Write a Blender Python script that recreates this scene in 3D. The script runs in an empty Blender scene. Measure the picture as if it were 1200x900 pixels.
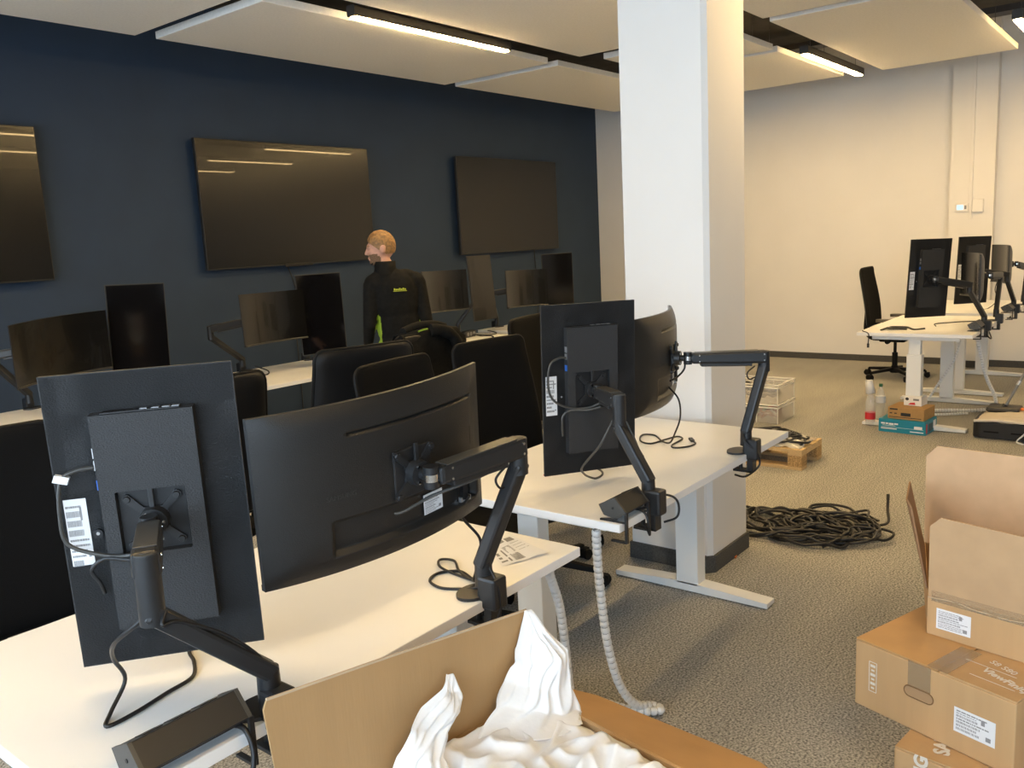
import bpy, math, random
from mathutils import Vector, Matrix
import numpy as np
random.seed(7)
SC = bpy.context.scene
COL = SC.collection
V = Vector
R = math.radians

# ------------------------------------------------------------------ camera
YAW, PITCH, ROLL, FPX, CAMH = R(38.75936), R(9.5808), R(-2.9686), 997.573, 1.655
def cam_axes():
    fw = V((math.cos(PITCH)*math.cos(YAW), math.cos(PITCH)*math.sin(YAW), -math.sin(PITCH)))
    r = V((math.sin(YAW), -math.cos(YAW), 0)); u = r.cross(fw)
    return r*math.cos(ROLL)+u*math.sin(ROLL), -r*math.sin(ROLL)+u*math.cos(ROLL), fw
cr, cu, cf = cam_axes()
cam = bpy.data.cameras.new('camera'); cam.sensor_width = 36; cam.lens = FPX/1200*36; cam.clip_start = .02
camo = bpy.data.objects.new('camera', cam); COL.objects.link(camo)
M = Matrix((cr, cu, -cf)).transposed().to_4x4(); M.translation = V((0, 0, CAMH)); camo.matrix_world = M
SC.camera = camo

# ------------------------------------------------------------------ world, exposure
LAMP_E, SKY_E = 104.0, 7.0
SC.view_settings.view_transform = 'Standard'; SC.view_settings.look = 'None'
SC.view_settings.exposure = 0.0; SC.view_settings.gamma = 1.0; SC.view_settings.use_curve_mapping = False
w = bpy.data.worlds.new('overcast_sky'); SC.world = w; w.use_nodes = True
bg = w.node_tree.nodes['Background']; bg.inputs[0].default_value = (.66, .83, 1.0, 1); bg.inputs[1].default_value = SKY_E
# light portals in the window openings (sampling aids for the sky light; they emit nothing themselves)
WX = -1.6
WINS = [(-5.0, -3.25), (-3.0, -1.25), (-1.0, .75), (1.0, 2.75), (3.0, 4.75)]
WZ0, WZ1 = .55, 3.0
for a, b in WINS:
    l = bpy.data.lights.new('window_portal', 'AREA'); l.shape = 'RECTANGLE'; l.size = b-a; l.size_y = WZ1-WZ0
    l.cycles.is_portal = True
    o = bpy.data.objects.new('window_portal', l); COL.objects.link(o)
    o.location = (WX-.12, (a+b)/2, (WZ0+WZ1)/2); o.rotation_euler = (R(90), 0, R(-90))

# ------------------------------------------------------------------ materials
MATS = {}
def mat(name, col, rough=.5, metal=0, noise=0, scale=30, bump=0, bscale=200, spec=.5, trans=0, alpha=1, emit=None, estr=0, col2=None, coat=0, detail=4, stretch=None, sss=0):
    if name in MATS: return MATS[name]
    m = bpy.data.materials.new(name); m.use_nodes = True; nt = m.node_tree; N = nt.nodes; L = nt.links
    b = N['Principled BSDF']; I = b.inputs
    I['Base Color'].default_value = (*col, 1); I['Roughness'].default_value = rough; I['Metallic'].default_value = metal
    I['Specular IOR Level'].default_value = spec; I['Transmission Weight'].default_value = trans; I['Alpha'].default_value = alpha
    I['Coat Weight'].default_value = coat; I['Coat Roughness'].default_value = .02
    if emit: I['Emission Color'].default_value = (*emit, 1); I['Emission Strength'].default_value = estr
    tc = N.new('ShaderNodeTexCoord'); src = tc.outputs['Object']
    if stretch:
        mp = N.new('ShaderNodeMapping'); mp.inputs['Scale'].default_value = stretch; L.new(src, mp.inputs[0]); src = mp.outputs[0]
    if noise or col2:
        n = N.new('ShaderNodeTexNoise'); n.inputs['Scale'].default_value = scale; n.inputs['Detail'].default_value = detail; L.new(src, n.inputs['Vector'])
        r = N.new('ShaderNodeValToRGB')
        c2 = col2 or tuple(min(1, c*(1+noise)) for c in col); c1 = col if col2 else tuple(c*(1-noise) for c in col)
        r.color_ramp.elements[0].color = (*c1, 1); r.color_ramp.elements[1].color = (*c2, 1)
        r.color_ramp.elements[0].position = .35; r.color_ramp.elements[1].position = .65
        L.new(n.outputs[0], r.inputs[0]); L.new(r.outputs[0], I['Base Color'])
    if bump:
        n2 = N.new('ShaderNodeTexNoise'); n2.inputs['Scale'].default_value = bscale; n2.inputs['Detail'].default_value = 3; L.new(src, n2.inputs['Vector'])
        bp = N.new('ShaderNodeBump'); bp.inputs['Strength'].default_value = bump; bp.inputs['Distance'].default_value = .004
        L.new(n2.outputs[0], bp.inputs['Height']); L.new(bp.outputs[0], I['Normal'])
    MATS[name] = m
    return m
m_blue = mat('navy_wall_paint', (.021, .042, .080), .75, noise=.05, scale=3, bump=.08, bscale=120)
m_white = mat('white_wall_paint', (.80, .78, .75), .8, noise=.015, scale=2, bump=.08, bscale=150)
m_ceil = mat('raw_concrete', (.062, .054, .042), .9, noise=.25, scale=4, bump=.3, bscale=40)
m_panel = mat('acoustic_fleece', (.88, .86, .82), .95, noise=.03, scale=60, bump=.15, bscale=300)
m_base = mat('carpet_skirting', (.075, .073, .068), .95, noise=.25, scale=150)
m_desk = mat('white_laminate', (.86, .86, .85), .32, noise=.01, scale=5)
m_edge = mat('white_edge_band', (.84, .85, .86), .4)
m_leg = mat('white_powder_coat', (.80, .81, .80), .4)
m_black = mat('black_plastic', (.017, .017, .018), .42, bump=.05, bscale=600)
m_shell = mat('monitor_shell_plastic', (.0235, .0245, .0265), .55, bump=.55, bscale=260, stretch=(1, 1, 1.6))
m_shell2 = mat('curved_shell_plastic', (.0145, .014, .0135), .34, bump=.25, bscale=420)
m_dark = mat('recess_black', (.008, .008, .009), .5)
m_screen = mat('screen_glass', (.005, .005, .005), .22, spec=.4, coat=.2)
m_screen2 = mat('glossy_screen_glass', (.004, .004, .005), .1, spec=.6)
m_bezel = mat('screen_bezel', (.02, .02, .02), .35)
m_silver = mat('silver_trim', (.55, .55, .56), .3, metal=.8)
m_arm = mat('arm_black_aluminium', (.02, .021, .023), .38, metal=.1, bump=.06, bscale=800)
m_armgrey = mat('arm_graphite_cap', (.055, .054, .05), .38)
m_chrome = mat('chrome', (.8, .8, .8), .15, metal=1)
m_cable = mat('black_cable', (.012, .012, .013), .42)
m_cabw = mat('white_cable', (.78, .78, .76), .45)
m_spine = mat('white_cable_spine', (.80, .80, .79), .45)
m_fab = mat('black_chair_mesh', (.0068, .0068, .0072), .9, bump=.5, bscale=700, spec=.12)
m_chair = mat('black_chair_plastic', (.009, .009, .009), .6, spec=.15)
m_chairback = mat('chair_back_plastic', (.0075, .0075, .008), .42, spec=.3, bump=.15, bscale=500)
m_armpad = mat('armrest_pad', (.10, .085, .065), .45)
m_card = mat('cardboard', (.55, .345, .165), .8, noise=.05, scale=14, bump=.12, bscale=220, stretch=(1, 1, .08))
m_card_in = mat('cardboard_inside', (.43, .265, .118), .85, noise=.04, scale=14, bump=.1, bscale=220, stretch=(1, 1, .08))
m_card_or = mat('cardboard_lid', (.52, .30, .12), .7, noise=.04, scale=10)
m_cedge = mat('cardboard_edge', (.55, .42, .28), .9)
m_tape = mat('packing_tape', (.52, .38, .23), .18, alpha=.45)
m_label = mat('paper_label', (.82, .83, .85), .6)
m_print = mat('black_print', (.02, .02, .02), .6)
m_lprint = mat('label_print', (.28, .28, .29), .6)
m_wprint = mat('white_print', (.75, .70, .62), .7)
m_foam = mat('white_foam', (.86, .86, .86), .85, bump=.1, bscale=300)
m_film = mat('white_foil', (.86, .855, .85), .38, bump=.5, bscale=26)
m_wood = mat('raw_pine', (.58, .41, .21), .75, noise=.12, scale=18, stretch=(1, 10, 10))
m_chip = mat('chipboard_block', (.42, .27, .12), .9, noise=.35, scale=90)
m_bag = mat('clear_plastic_film', (.85, .84, .80), .15, alpha=.35, spec=.8)
m_crate = mat('translucent_crate_plastic', (.80, .76, .68), .3, alpha=.30)
m_craterim = mat('crate_rim_plastic', (.82, .79, .72), .4)
m_pet = mat('clear_bottle_plastic', (.78, .82, .82), .08, alpha=.28, spec=.9)
m_teal = mat('teal_carton', (.01, .23, .34), .45)
m_teald = mat('teal_dark_print', (.01, .07, .11), .5)
m_red = mat('red_print', (.62, .03, .04), .5)
m_kraft = mat('small_brown_carton', (.42, .24, .085), .7, noise=.05, scale=25)
m_wcart = mat('white_carton', (.82, .80, .76), .6)
m_green = mat('green_cap', (.01, .10, .05), .4)
m_lamp = mat('lamp_housing', (.05, .045, .04), .5, metal=.3)
m_led = mat('led_diffuser', (1, 1, 1), .5, emit=(1.0, .68, .30), estr=LAMP_E)
m_lcd = mat('lcd_lit', (.4, .7, .8), .3, emit=(.35, .75, 1.0), estr=.8)
m_pipe = mat('galvanised_pipe', (.35, .34, .31), .45, metal=.6)
m_skin = mat('skin', (.56, .30, .21), .55, noise=.06, scale=30)
m_hair = mat('blond_hair', (.26, .14, .05), .6, noise=.35, scale=60, bump=.8, bscale=120)
m_beard = mat('beard', (.17, .095, .05), .8, noise=.3, scale=150)
m_jacket = mat('black_fleece', (.0075, .0073, .0065), .9, noise=.25, scale=40, bump=.3, bscale=60, spec=.2)
m_lime = mat('lime_fabric', (.28, .42, .03), .8)
m_trous = mat('black_trousers', (.008, .008, .009), .9)
m_eye = mat('eye_dark', (.02, .015, .012), .3)
m_grey = mat('grey_plastic', (.22, .22, .22), .5)
m_cloth = mat('beige_canvas', (.62, .55, .45), .9, bump=.4, bscale=60)
m_orange = mat('orange_plastic', (.7, .17, .02), .5)
m_glass = mat('window_glass', (1, 1, 1), .0, trans=1, alpha=.12)
m_wframe = mat('window_frame', (.5, .5, .5), .5)
m_bluep = mat('blue_usb', (.03, .15, .6), .4)
# carpet: mottled grey loop pile
def carpet():
    m = bpy.data.materials.new('grey_carpet'); m.use_nodes = True; nt = m.node_tree; N = nt.nodes; L = nt.links; b = N['Principled BSDF']
    b.inputs['Roughness'].default_value = .95; b.inputs['Specular IOR Level'].default_value = .15
    tc = N.new('ShaderNodeTexCoord')
    n1 = N.new('ShaderNodeTexNoise'); n1.inputs['Scale'].default_value = 125; n1.inputs['Detail'].default_value = 2; L.new(tc.outputs['Object'], n1.inputs['Vector'])
    r1 = N.new('ShaderNodeValToRGB'); r1.color_ramp.elements[0].color = (.13, .13, .125, 1); r1.color_ramp.elements[1].color = (.62, .61, .58, 1)
    r1.color_ramp.elements[0].position = .3; r1.color_ramp.elements[1].position = .72; L.new(n1.outputs[0], r1.inputs[0])
    n2 = N.new('ShaderNodeTexNoise'); n2.inputs['Scale'].default_value = 2.2; n2.inputs['Detail'].default_value = 5
    mp = N.new('ShaderNodeMapping'); mp.inputs['Scale'].default_value = (.6, 2.2, 1); L.new(tc.outputs['Object'], mp.inputs[0]); L.new(mp.outputs[0], n2.inputs['Vector'])
    r2 = N.new('ShaderNodeValToRGB'); r2.color_ramp.elements[0].color = (.78, .78, .78, 1); r2.color_ramp.elements[1].color = (1.15, 1.13, 1.08, 1); L.new(n2.outputs[0], r2.inputs[0])
    mx = N.new('ShaderNodeMix'); mx.data_type = 'RGBA'; mx.blend_type = 'MULTIPLY'; mx.inputs[0].default_value = 1
    L.new(r1.outputs[0], mx.inputs[6]); L.new(r2.outputs[0], mx.inputs[7]); L.new(mx.outputs[2], b.inputs['Base Color'])
    bp = N.new('ShaderNodeBump'); bp.inputs['Strength'].default_value = .6; bp.inputs['Distance'].default_value = .004; L.new(n1.outputs[0], bp.inputs['Height']); L.new(bp.outputs[0], b.inputs['Normal'])
    return m
m_carpet = carpet()

# ------------------------------------------------------------------ mesh helpers
class MB:
    def __init__(s): s.v = []; s.f = []; s.sm = []
    def add(s, vs, fs, smooth=False):
        k = len(s.v); s.v += [tuple(p) for p in vs]; s.f += [tuple(i+k for i in f) for f in fs]; s.sm += [smooth]*len(fs); return s
    def obox(s, c, ax, ay, az):   # half-axes
        c, ax, ay, az = V(c), V(ax), V(ay), V(az)
        vs = [c+ax*i+ay*j+az*k for i in (-1, 1) for j in (-1, 1) for k in (-1, 1)]
        return s.add(vs, [(0, 1, 3, 2), (4, 6, 7, 5), (0, 4, 5, 1), (2, 3, 7, 6), (0, 2, 6, 4), (1, 5, 7, 3)])
    def box(s, x0, x1, y0, y1, z0, z1):
        return s.obox(((x0+x1)/2, (y0+y1)/2, (z0+z1)/2), ((x1-x0)/2, 0, 0), (0, (y1-y0)/2, 0), (0, 0, (z1-z0)/2))
    def bar(s, p0, p1, w, h, up=(0, 0, 1), w1=None, h1=None):
        p0, p1 = V(p0), V(p1); d = (p1-p0).normalized(); up = V(up)
        a = d.cross(up)
        if a.length < 1e-4: a = d.cross(V((1, 0, 0)))
        a.normalize(); b = a.cross(d)
        w1 = w if w1 is None else w1; h1 = h if h1 is None else h1
        vs = []
        for p, ww, hh in ((p0, w, h), (p1, w1, h1)):
            vs += [p-a*ww/2-b*hh/2, p+a*ww/2-b*hh/2, p+a*ww/2+b*hh/2, p-a*ww/2+b*hh/2]
        return s.add(vs, [(0, 1, 2, 3), (7, 6, 5, 4), (0, 4, 5, 1), (1, 5, 6, 2), (2, 6, 7, 3), (3, 7, 4, 0)])
    def cyl(s, p0, p1, r0, r1=None, n=16, caps=True):
        p0, p1 = V(p0), V(p1); r1 = r0 if r1 is None else r1
        d = (p1-p0).normalized(); a = d.orthogonal().normalized(); b = d.cross(a)
        vs = []
        for p, rr in ((p0, r0), (p1, r1)):
            vs += [p+(a*math.cos(t)+b*math.sin(t))*rr for t in [2*math.pi*i/n for i in range(n)]]
        s.add(vs, [(i, (i+1) % n, n+(i+1) % n, n+i) for i in range(n)], True)
        if caps: s.add(vs, [tuple(range(n-1, -1, -1)), tuple(range(n, 2*n))])
        return s
    def tube(s, pts, r, n=8, rf=None):
        pts = [V(p) for p in pts]; m = len(pts); a = None; vs = []
        for i, p in enumerate(pts):
            d = (pts[min(i+1, m-1)]-pts[max(i-1, 0)]).normalized()
            a = d.orthogonal().normalized() if a is None else (a-d*a.dot(d))
            if a.length < 1e-6: a = d.orthogonal()
            a.normalize(); b = d.cross(a); rr = rf(i) if rf else r
            vs += [p+(a*math.cos(t)+b*math.sin(t))*rr for t in [2*math.pi*k/n for k in range(n)]]
        fs = [(i*n+k, i*n+(k+1) % n, (i+1)*n+(k+1) % n, (i+1)*n+k) for i in range(m-1) for k in range(n)]
        s.add(vs, fs, True); s.add(vs[:n], [tuple(range(n-1, -1, -1))]); s.add(vs[-n:], [tuple(range(n))]); return s
    def lathe(s, prof, n=20, c=(0, 0, 0), axis=(0, 0, 1)):
        c = V(c); d = V(axis).normalized(); a = d.orthogonal().normalized(); b = d.cross(a); vs = []
        for rr, z in prof: vs += [c+d*z+(a*math.cos(t)+b*math.sin(t))*rr for t in [2*math.pi*k/n for k in range(n)]]
        m = len(prof)
        s.add(vs, [(i*n+k, i*n+(k+1) % n, (i+1)*n+(k+1) % n, (i+1)*n+k) for i in range(m-1) for k in range(n)], True)
        if prof[0][0] > 1e-5: s.add(vs[:n], [tuple(range(n-1, -1, -1))])
        if prof[-1][0] > 1e-5: s.add(vs[-n:], [tuple(range(n))])
        return s
    def prism(s, poly, o, ax, ay, d, smooth=False):
        o, ax, ay, d = V(o), V(ax), V(ay), V(d); n = len(poly)
        if ax.cross(ay).dot(d) < 0: poly = poly[::-1]
        vs = [o+ax*x+ay*y for x, y in poly]; vs += [p+d for p in vs]
        s.add(vs, [(i, (i+1) % n, n+(i+1) % n, n+i) for i in range(n)], smooth)
        return s.add(vs, [tuple(range(n-1, -1, -1)), tuple(range(n, 2*n))])
    def ell(s, c, rad, rot=None, n=16, m=10):
        c = V(c); rot = rot or Matrix.Identity(3); vs = []
        for j in range(m+1):
            t = math.pi*j/m
            for i in range(n):
                p = 2*math.pi*i/n; vs.append(c+rot @ V((rad[0]*math.sin(t)*math.cos(p), rad[1]*math.sin(t)*math.sin(p), rad[2]*math.cos(t))))
        return s.add(vs, [(j*n+i, (j+1)*n+i, (j+1)*n+(i+1) % n, j*n+(i+1) % n) for j in range(m) for i in range(n)], True)
    def grid(s, nu, nv, fn, smooth=True):
        vs = [fn(i/(nu-1), j/(nv-1)) for j in range(nv) for i in range(nu)]
        return s.add(vs, [(j*nu+i, j*nu+i+1, (j+1)*nu+i+1, (j+1)*nu+i) for j in range(nv-1) for i in range(nu-1)], smooth)
    def build(s, name, material, parent=None, off=None, bevel=0, solid=0, mw=None, seg=2):
        me = bpy.data.meshes.new(name)
        o3 = V(off) if off is not None else V((0, 0, 0))
        me.from_pydata([tuple(V(p)-o3) for p in s.v], [], s.f)
        me.polygons.foreach_set('use_smooth', s.sm); me.update()
        me.materials.append(material)
        o = bpy.data.objects.new(name, me); COL.objects.link(o)
        if parent: o.parent = parent
        if mw is not None: o.matrix_world = mw
        if solid:
            md = o.modifiers.new('thickness', 'SOLIDIFY'); md.thickness = solid; md.offset = 0
        if bevel:
            md = o.modifiers.new('soft_edges', 'BEVEL'); md.width = bevel; md.segments = seg; md.limit_method = 'ANGLE'; md.angle_limit = R(40); md.harden_normals = False
        return o
def tag(o, label=None, cat=None, group=None, kind=None):
    for k, v in (('label', label), ('category', cat), ('group', group), ('kind', kind)):
        if v: o[k] = v
    return o
def thing(name, label, cat, loc=(0, 0, 0), rz=0, group=None):
    o = bpy.data.objects.new(name, None); COL.objects.link(o); o.location = loc; o.rotation_euler = (0, 0, rz); o.empty_display_size = .1
    return tag(o, label, cat, group)
def thing_m(name, label, cat, mw, group=None):
    o = bpy.data.objects.new(name, None); COL.objects.link(o); o.matrix_world = mw; o.empty_display_size = .1
    return tag(o, label, cat, group)
def copy_tree(o, parent=None):
    c = o.copy(); COL.objects.link(c)
    if parent: c.parent = parent; c.matrix_parent_inverse = o.matrix_parent_inverse.copy()
    for ch in o.children: copy_tree(ch, c)
    return c
def spline(pts, n=8):
    P = [V(p) for p in pts]; out = []
    for i in range(len(P)-1):
        p0 = P[i-1] if i else P[0]*2-P[1]; p1, p2 = P[i], P[i+1]; p3 = P[i+2] if i+2 < len(P) else P[-1]*2-P[-2]
        for k in range(n):
            t = k/n; out.append(.5*((2*p1)+(p2-p0)*t+(2*p0-5*p1+4*p2-p3)*t*t+(3*p1-p0-3*p2+p3)*t**3))
    return out+[P[-1]]
def rrect(w, h, r, n=5, cx=0, cy=0):
    out = []
    for sx, sy, a0 in ((1, 1, 0), (-1, 1, 90), (-1, -1, 180), (1, -1, 270)):
        for k in range(n+1):
            a = R(a0+90*k/n); out.append((cx+sx*(w/2-r)+r*math.cos(a), cy+sy*(h/2-r)+r*math.sin(a)))
    return out
def text(name, body, size, material, parent, mw_local, extr=.0003, align='CENTER', bold=0):
    cu_ = bpy.data.curves.new(name, 'FONT'); cu_.body = body; cu_.size = size; cu_.align_x = align; cu_.align_y = 'CENTER'; cu_.extrude = extr; cu_.resolution_u = 3; cu_.offset = bold
    t = bpy.data.objects.new(name, cu_); COL.objects.link(t)
    dg = bpy.context.evaluated_depsgraph_get(); me = bpy.data.meshes.new_from_object(t.evaluated_get(dg))
    bpy.data.objects.remove(t); me.materials.clear(); me.materials.append(material)
    o = bpy.data.objects.new(name, me); COL.objects.link(o)
    if parent: o.parent = parent
    o.matrix_local = mw_local
    return o
def fr(o, x, y, z=None):
    x = V(x).normalized(); y = V(y).normalized(); z = V(z).normalized() if z is not None else x.cross(y)
    m = Matrix((x, y, z)).transposed().to_4x4(); m.translation = V(o); return m
def sticker(parent, m, w, h, seed=0, name='paper_label'):
    """white printed label lying in the local xy plane of m, print facing +z"""
    rnd = random.Random(seed)
    b = MB().box(-w/2, w/2, -h/2, h/2, 0, .0006).build(name, m_label, parent); b.matrix_local = m
    p = MB()
    y = h*.40
    while y > -h*.42:
        hh = h*rnd.choice((.03, .03, .05, .09)); x = -w*.44; end = w*rnd.uniform(.0, .42)
        if hh > h*.08:
            while x < end:
                ww = w*rnd.uniform(.008, .02); p.box(x, x+ww, y-hh, y, .0006, .0009); x += ww+w*rnd.uniform(.008, .02)
        else:
            while x < end:
                ww = w*rnd.uniform(.03, .12); p.box(x, min(x+ww, end), y-hh, y, .0006, .0009); x += ww+w*.015
        y -= hh+h*.05
    p.box(w*.28, w*.4, -h*.38, -h*.38+w*.11, .0006, .0009); p.box(w*.16, w*.25, h*.18, h*.38, .0006, .0009)
    q = p.build('print', m_lprint, b)
    return b
# ------------------------------------------------------------------ room shell
XW, YW, YS, ZC = 10.6, 6.75, -7.0, 3.75
def struct(o): return tag(o, kind='structure')
struct(MB().box(WX-.3, XW+.2, YS-.2, YW+.2, -.1, 0).build('floor', m_carpet))
struct(MB().box(WX-.3, XW+.2, YS-.2, YW+.2, ZC, ZC+.15).build('ceiling', m_ceil))
struct(MB().box(WX-.3, XW, YW, YW+.2, 0, ZC).build('wall_left', m_blue))
struct(MB().box(XW, XW+.2, YS-.2, YW+.2, 0, ZC).build('wall_far', m_white))
struct(MB().box(WX-.3, XW, YS-.2, YS, 0, ZC).build('wall_right', m_white))
wb = MB(); wb.box(WX-.25, WX, YS, YW, 0, WZ0); wb.box(WX-.25, WX, YS, YW, WZ1, ZC)
ys = [YS]+[t for ab in WINS for t in ab]+[YW]
for i in range(0, len(ys), 2): wb.box(WX-.25, WX, ys[i], ys[i+1], WZ0, WZ1)
struct(wb.build('wall_back', m_white))
for i, (a, b) in enumerate(WINS):
    f = MB(); t = .05
    f.box(WX-.2, WX-.12, a, b, WZ0, WZ0+t); f.box(WX-.2, WX-.12, a, b, WZ1-t, WZ1)
    f.box(WX-.2, WX-.12, a, a+t, WZ0+t, WZ1-t); f.box(WX-.2, WX-.12, b-t, b, WZ0+t, WZ1-t)
    o = struct(f.build('window_%d' % (i+1), m_wframe))
    MB().box(WX-.165, WX-.155, a+t, b-t, WZ0+t, WZ1-t).build('pane', m_glass, o)
struct(MB().box(XW-.012, XW, YS, YW, 0, .075).build('baseboard_far', m_base))
struct(MB().box(WX, XW-.012, YW-.012, YW, 0, .075).build('baseboard_left', m_base))
# square column with a chamfered corner and a carpet skirting
cx0, cx1, cy0, cy1, ch = 3.655, 4.07, 1.745, 2.185, .022
poly = [(cx0+ch, cy0), (cx1, cy0), (cx1, cy1), (cx0, cy1), (cx0, cy0+ch)]
colo = struct(MB().prism(poly, (0, 0, 0), (1, 0, 0), (0, 1, 0), (0, 0, ZC)).build('column', m_white))
e = .012
poly2 = [(cx0+ch, cy0-e), (cx1+e, cy0-e), (cx1+e, cy1+e), (cx0-e, cy1+e), (cx0-e, cy0+ch)]
struct(MB().prism(poly2, (0, 0, .0), (1, 0, 0), (0, 1, 0), (0, 0, .085)).build('baseboard_column', m_base, bevel=.003))
# wall pilaster on the far wall
struct(MB().box(XW-.13, XW, 1.70, 2.13, 0, ZC).build('wall_pilaster', m_white))
struct(MB().box(XW-.142, XW-.13, 1.69, 2.14, 0, .075).build('baseboard_pilaster', m_base))
PX = XW-.13
o = struct(MB().box(PX-.018, PX, 1.905, 1.935, 1.62, ZC).build('trim_1', m_white, bevel=.002))
# thermostat and blank box
t = thing('thermostat', 'small white wall thermostat with a lit blue display on the pilaster', 'thermostat', (PX, 2.0, 1.755))
MB().box(-.022, 0, -.063, .063, -.042, .042).build('housing', m_wcart, t, bevel=.004)
MB().box(-.0235, -.0221, -.012, .048, -.024, .026).build('display', m_lcd, t)
MB().box(-.0235, -.0221, -.045, -.025, -.02, .02).build('button', m_grey, t)
t = thing('junction_box', 'blank white square cover box on the pilaster beside the thermostat', 'wall box', (PX, 1.845, 1.765))
MB().box(-.012, 0, -.055, .055, -.07, .07).build('back_plate', m_white, t, bevel=.003)
MB().box(-.035, -.012, -.052, .052, -.067, .067).build('cover', m_wcart, t, bevel=.005)

# ------------------------------------------------------------------ ceiling: sails, lamps, services
ZP = 3.155
def sail(x0, x1, y0, y1, label):
    t = thing('ceiling_panel', label, 'ceiling panel', ((x0+x1)/2, (y0+y1)/2, ZP), 0, 'suspended white acoustic ceiling panels')
    w, d = (x1-x0)/2, (y1-y0)/2
    MB().box(-w, w, -d, d, 0, .05).build('panel_body', m_panel, t, bevel=.004)
    for sx in (-1, 1):
        for sy in (-1, 1):
            MB().cyl((sx*w*.8, sy*d*.75, .05), (sx*w*.8, sy*d*.75, ZC-ZP), .0025, n=6).build('suspension_wire', m_chrome, t)
sail(.30, 3.25, 4.51, 5.735, 'suspended white panel above the cut-off TV, by the navy wall')
sail(3.40, 6.35, 4.51, 5.735, 'suspended white panel above the middle TV, by the navy wall')
sail(6.50, 9.45, 4.51, 5.735, 'suspended white panel above the TV nearest the column')
sail(3.40, 6.35, 2.95, 4.18, 'suspended white panel touching the column top, on its left')
sail(6.60, 7.50, 2.95, 4.10, 'small suspended white panel mostly hidden behind the column top')
sail(7.60, 9.42, 2.95, 4.10, 'short suspended white panel above the lamp near the far wall')
sail(3.40, 6.35, 1.385, 2.575, 'suspended white panel cut off by the top edge, right of the column')
sail(6.48, 9.44, 1.385, 2.575, 'large suspended white panel over the far desks, before the pilaster')
def lamp(xc, y, label):
    L = 1.62
    t = thing('linear_lamp', label, 'ceiling lamp', (xc, y, 3.12), 0, 'linear LED lamps between the ceiling panels')
    MB().prism(rrect(.075, .07, .012, 3, 0, .037), (-L/2, 0, 0), (0, 1, 0), (0, 0, 1), (L, 0, 0)).build('housing', m_lamp, t)
    MB().prism(rrect(L-.01, .062, .03, 6), (0, 0, -.004), (1, 0, 0), (0, 1, 0), (0, 0, .008)).build('diffuser', m_led, t)
    for sx in (-1, 1): MB().cyl((sx*L*.4, 0, .07), (sx*L*.4, 0, ZC-3.12), .002, n=6).build('suspension_wire', m_chrome, t)
lamp(4.755, 4.335, 'lit linear lamp above the middle TV, left of the column')
lamp(8.54, 2.765, 'lit linear lamp hanging before the far wall, right of the column')
lamp(8.64, 1.165, 'lit linear lamp cut off at the top right corner')
UN = 'unseen lit linear lamp, put in to light the room'
for x, y in ((8.54, 4.335), (4.755, 2.765), (4.755, 1.165), (8.54, -.4), (.95, 4.335), (.95, 2.765), (.95, -.4)): lamp(x, y, UN)  # unseen lamps for room light; the last is added to brighten the carton foil
t = thing('ventilation_duct', 'galvanised round ventilation duct under the raw ceiling behind the column', 'duct', (6.9, 3.1, 3.5))
MB().cyl((0, -1.2, 0), (0, 1.6, 0), .1, n=24).build('pipe', m_pipe, t)
for y in (-1.2, -.4, .6, 1.58): MB().cyl((0, y, 0), (0, y+.04, 0), .106, n=24).build('collar', m_pipe, t)
t = thing('cable_tray', 'dark metal cable tray under the ceiling near the far wall', 'cable tray', (9.75, 1.6, 3.55))
MB().box(-.1, .1, -3, 3, 0, .01).build('tray_bottom', m_lamp, t)
for s in (-1, 1): MB().box(s*.1-.004, s*.1+.004, -3, 3, 0, .06).build('side_rail', m_lamp, t)

# ------------------------------------------------------------------ wall televisions
def tv(xc, zc, w, h, label, sensor=False):
    t = thing('wall_television', label, 'television', (xc, YW, zc), 0, 'large black televisions on the navy wall')
    MB().box(-w/2, w/2, -.10, -.062, -h/2, h/2).build('bezel', m_bezel, t, bevel=.004)
    MB().box(-w/2+.008, w/2-.008, -.1015, -.0995, -h/2+.012, h/2-.008).build('screen', m_screen, t)
    MB().box(-w*.32, w*.32, -.064, -.03, -h*.38, h*.3).build('rear_housing', m_black, t, bevel=.01)
    MB().box(-.3, .3, -.032, 0, -.2, .2).build('wall_bracket', m_black, t)
    if sensor: MB().box(-.16, .16, -.106, -.09, -h/2-.012, -h/2+.018).build('sensor_bar', m_dark, t, bevel=.004)
tv(5.155, 2.087, 1.945, 1.115, 'large wall television in the middle, left of the standing man', True)
tv(8.455, 2.075, 1.96, 1.12, 'large wall television closest to the white column')
tv(1.93, 2.09, 1.95, 1.11, 'wall television cut off at the left picture edge', True)
# thin cables under the televisions
for pts, lb in (([(5.05, 6.70, 1.53), (5.12, 6.72, 1.38), (5.14, 6.72, 1.2), (5.1, 6.72, .9), (5.1, 6.72, .4), (5.1, 6.73, .01)], 'thin black cable hanging under the middle television'),
                ([(8.95, 6.70, 1.52), (8.98, 6.72, 1.38), (9.0, 6.72, 1.1), (9.0, 6.72, .4), (9.0, 6.73, .01)], 'thin black cable hanging under the television by the column')):
    tag(MB().tube(spline(pts), .006, 6).build('hanging_cable', m_cable), lb, 'cable')

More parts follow.
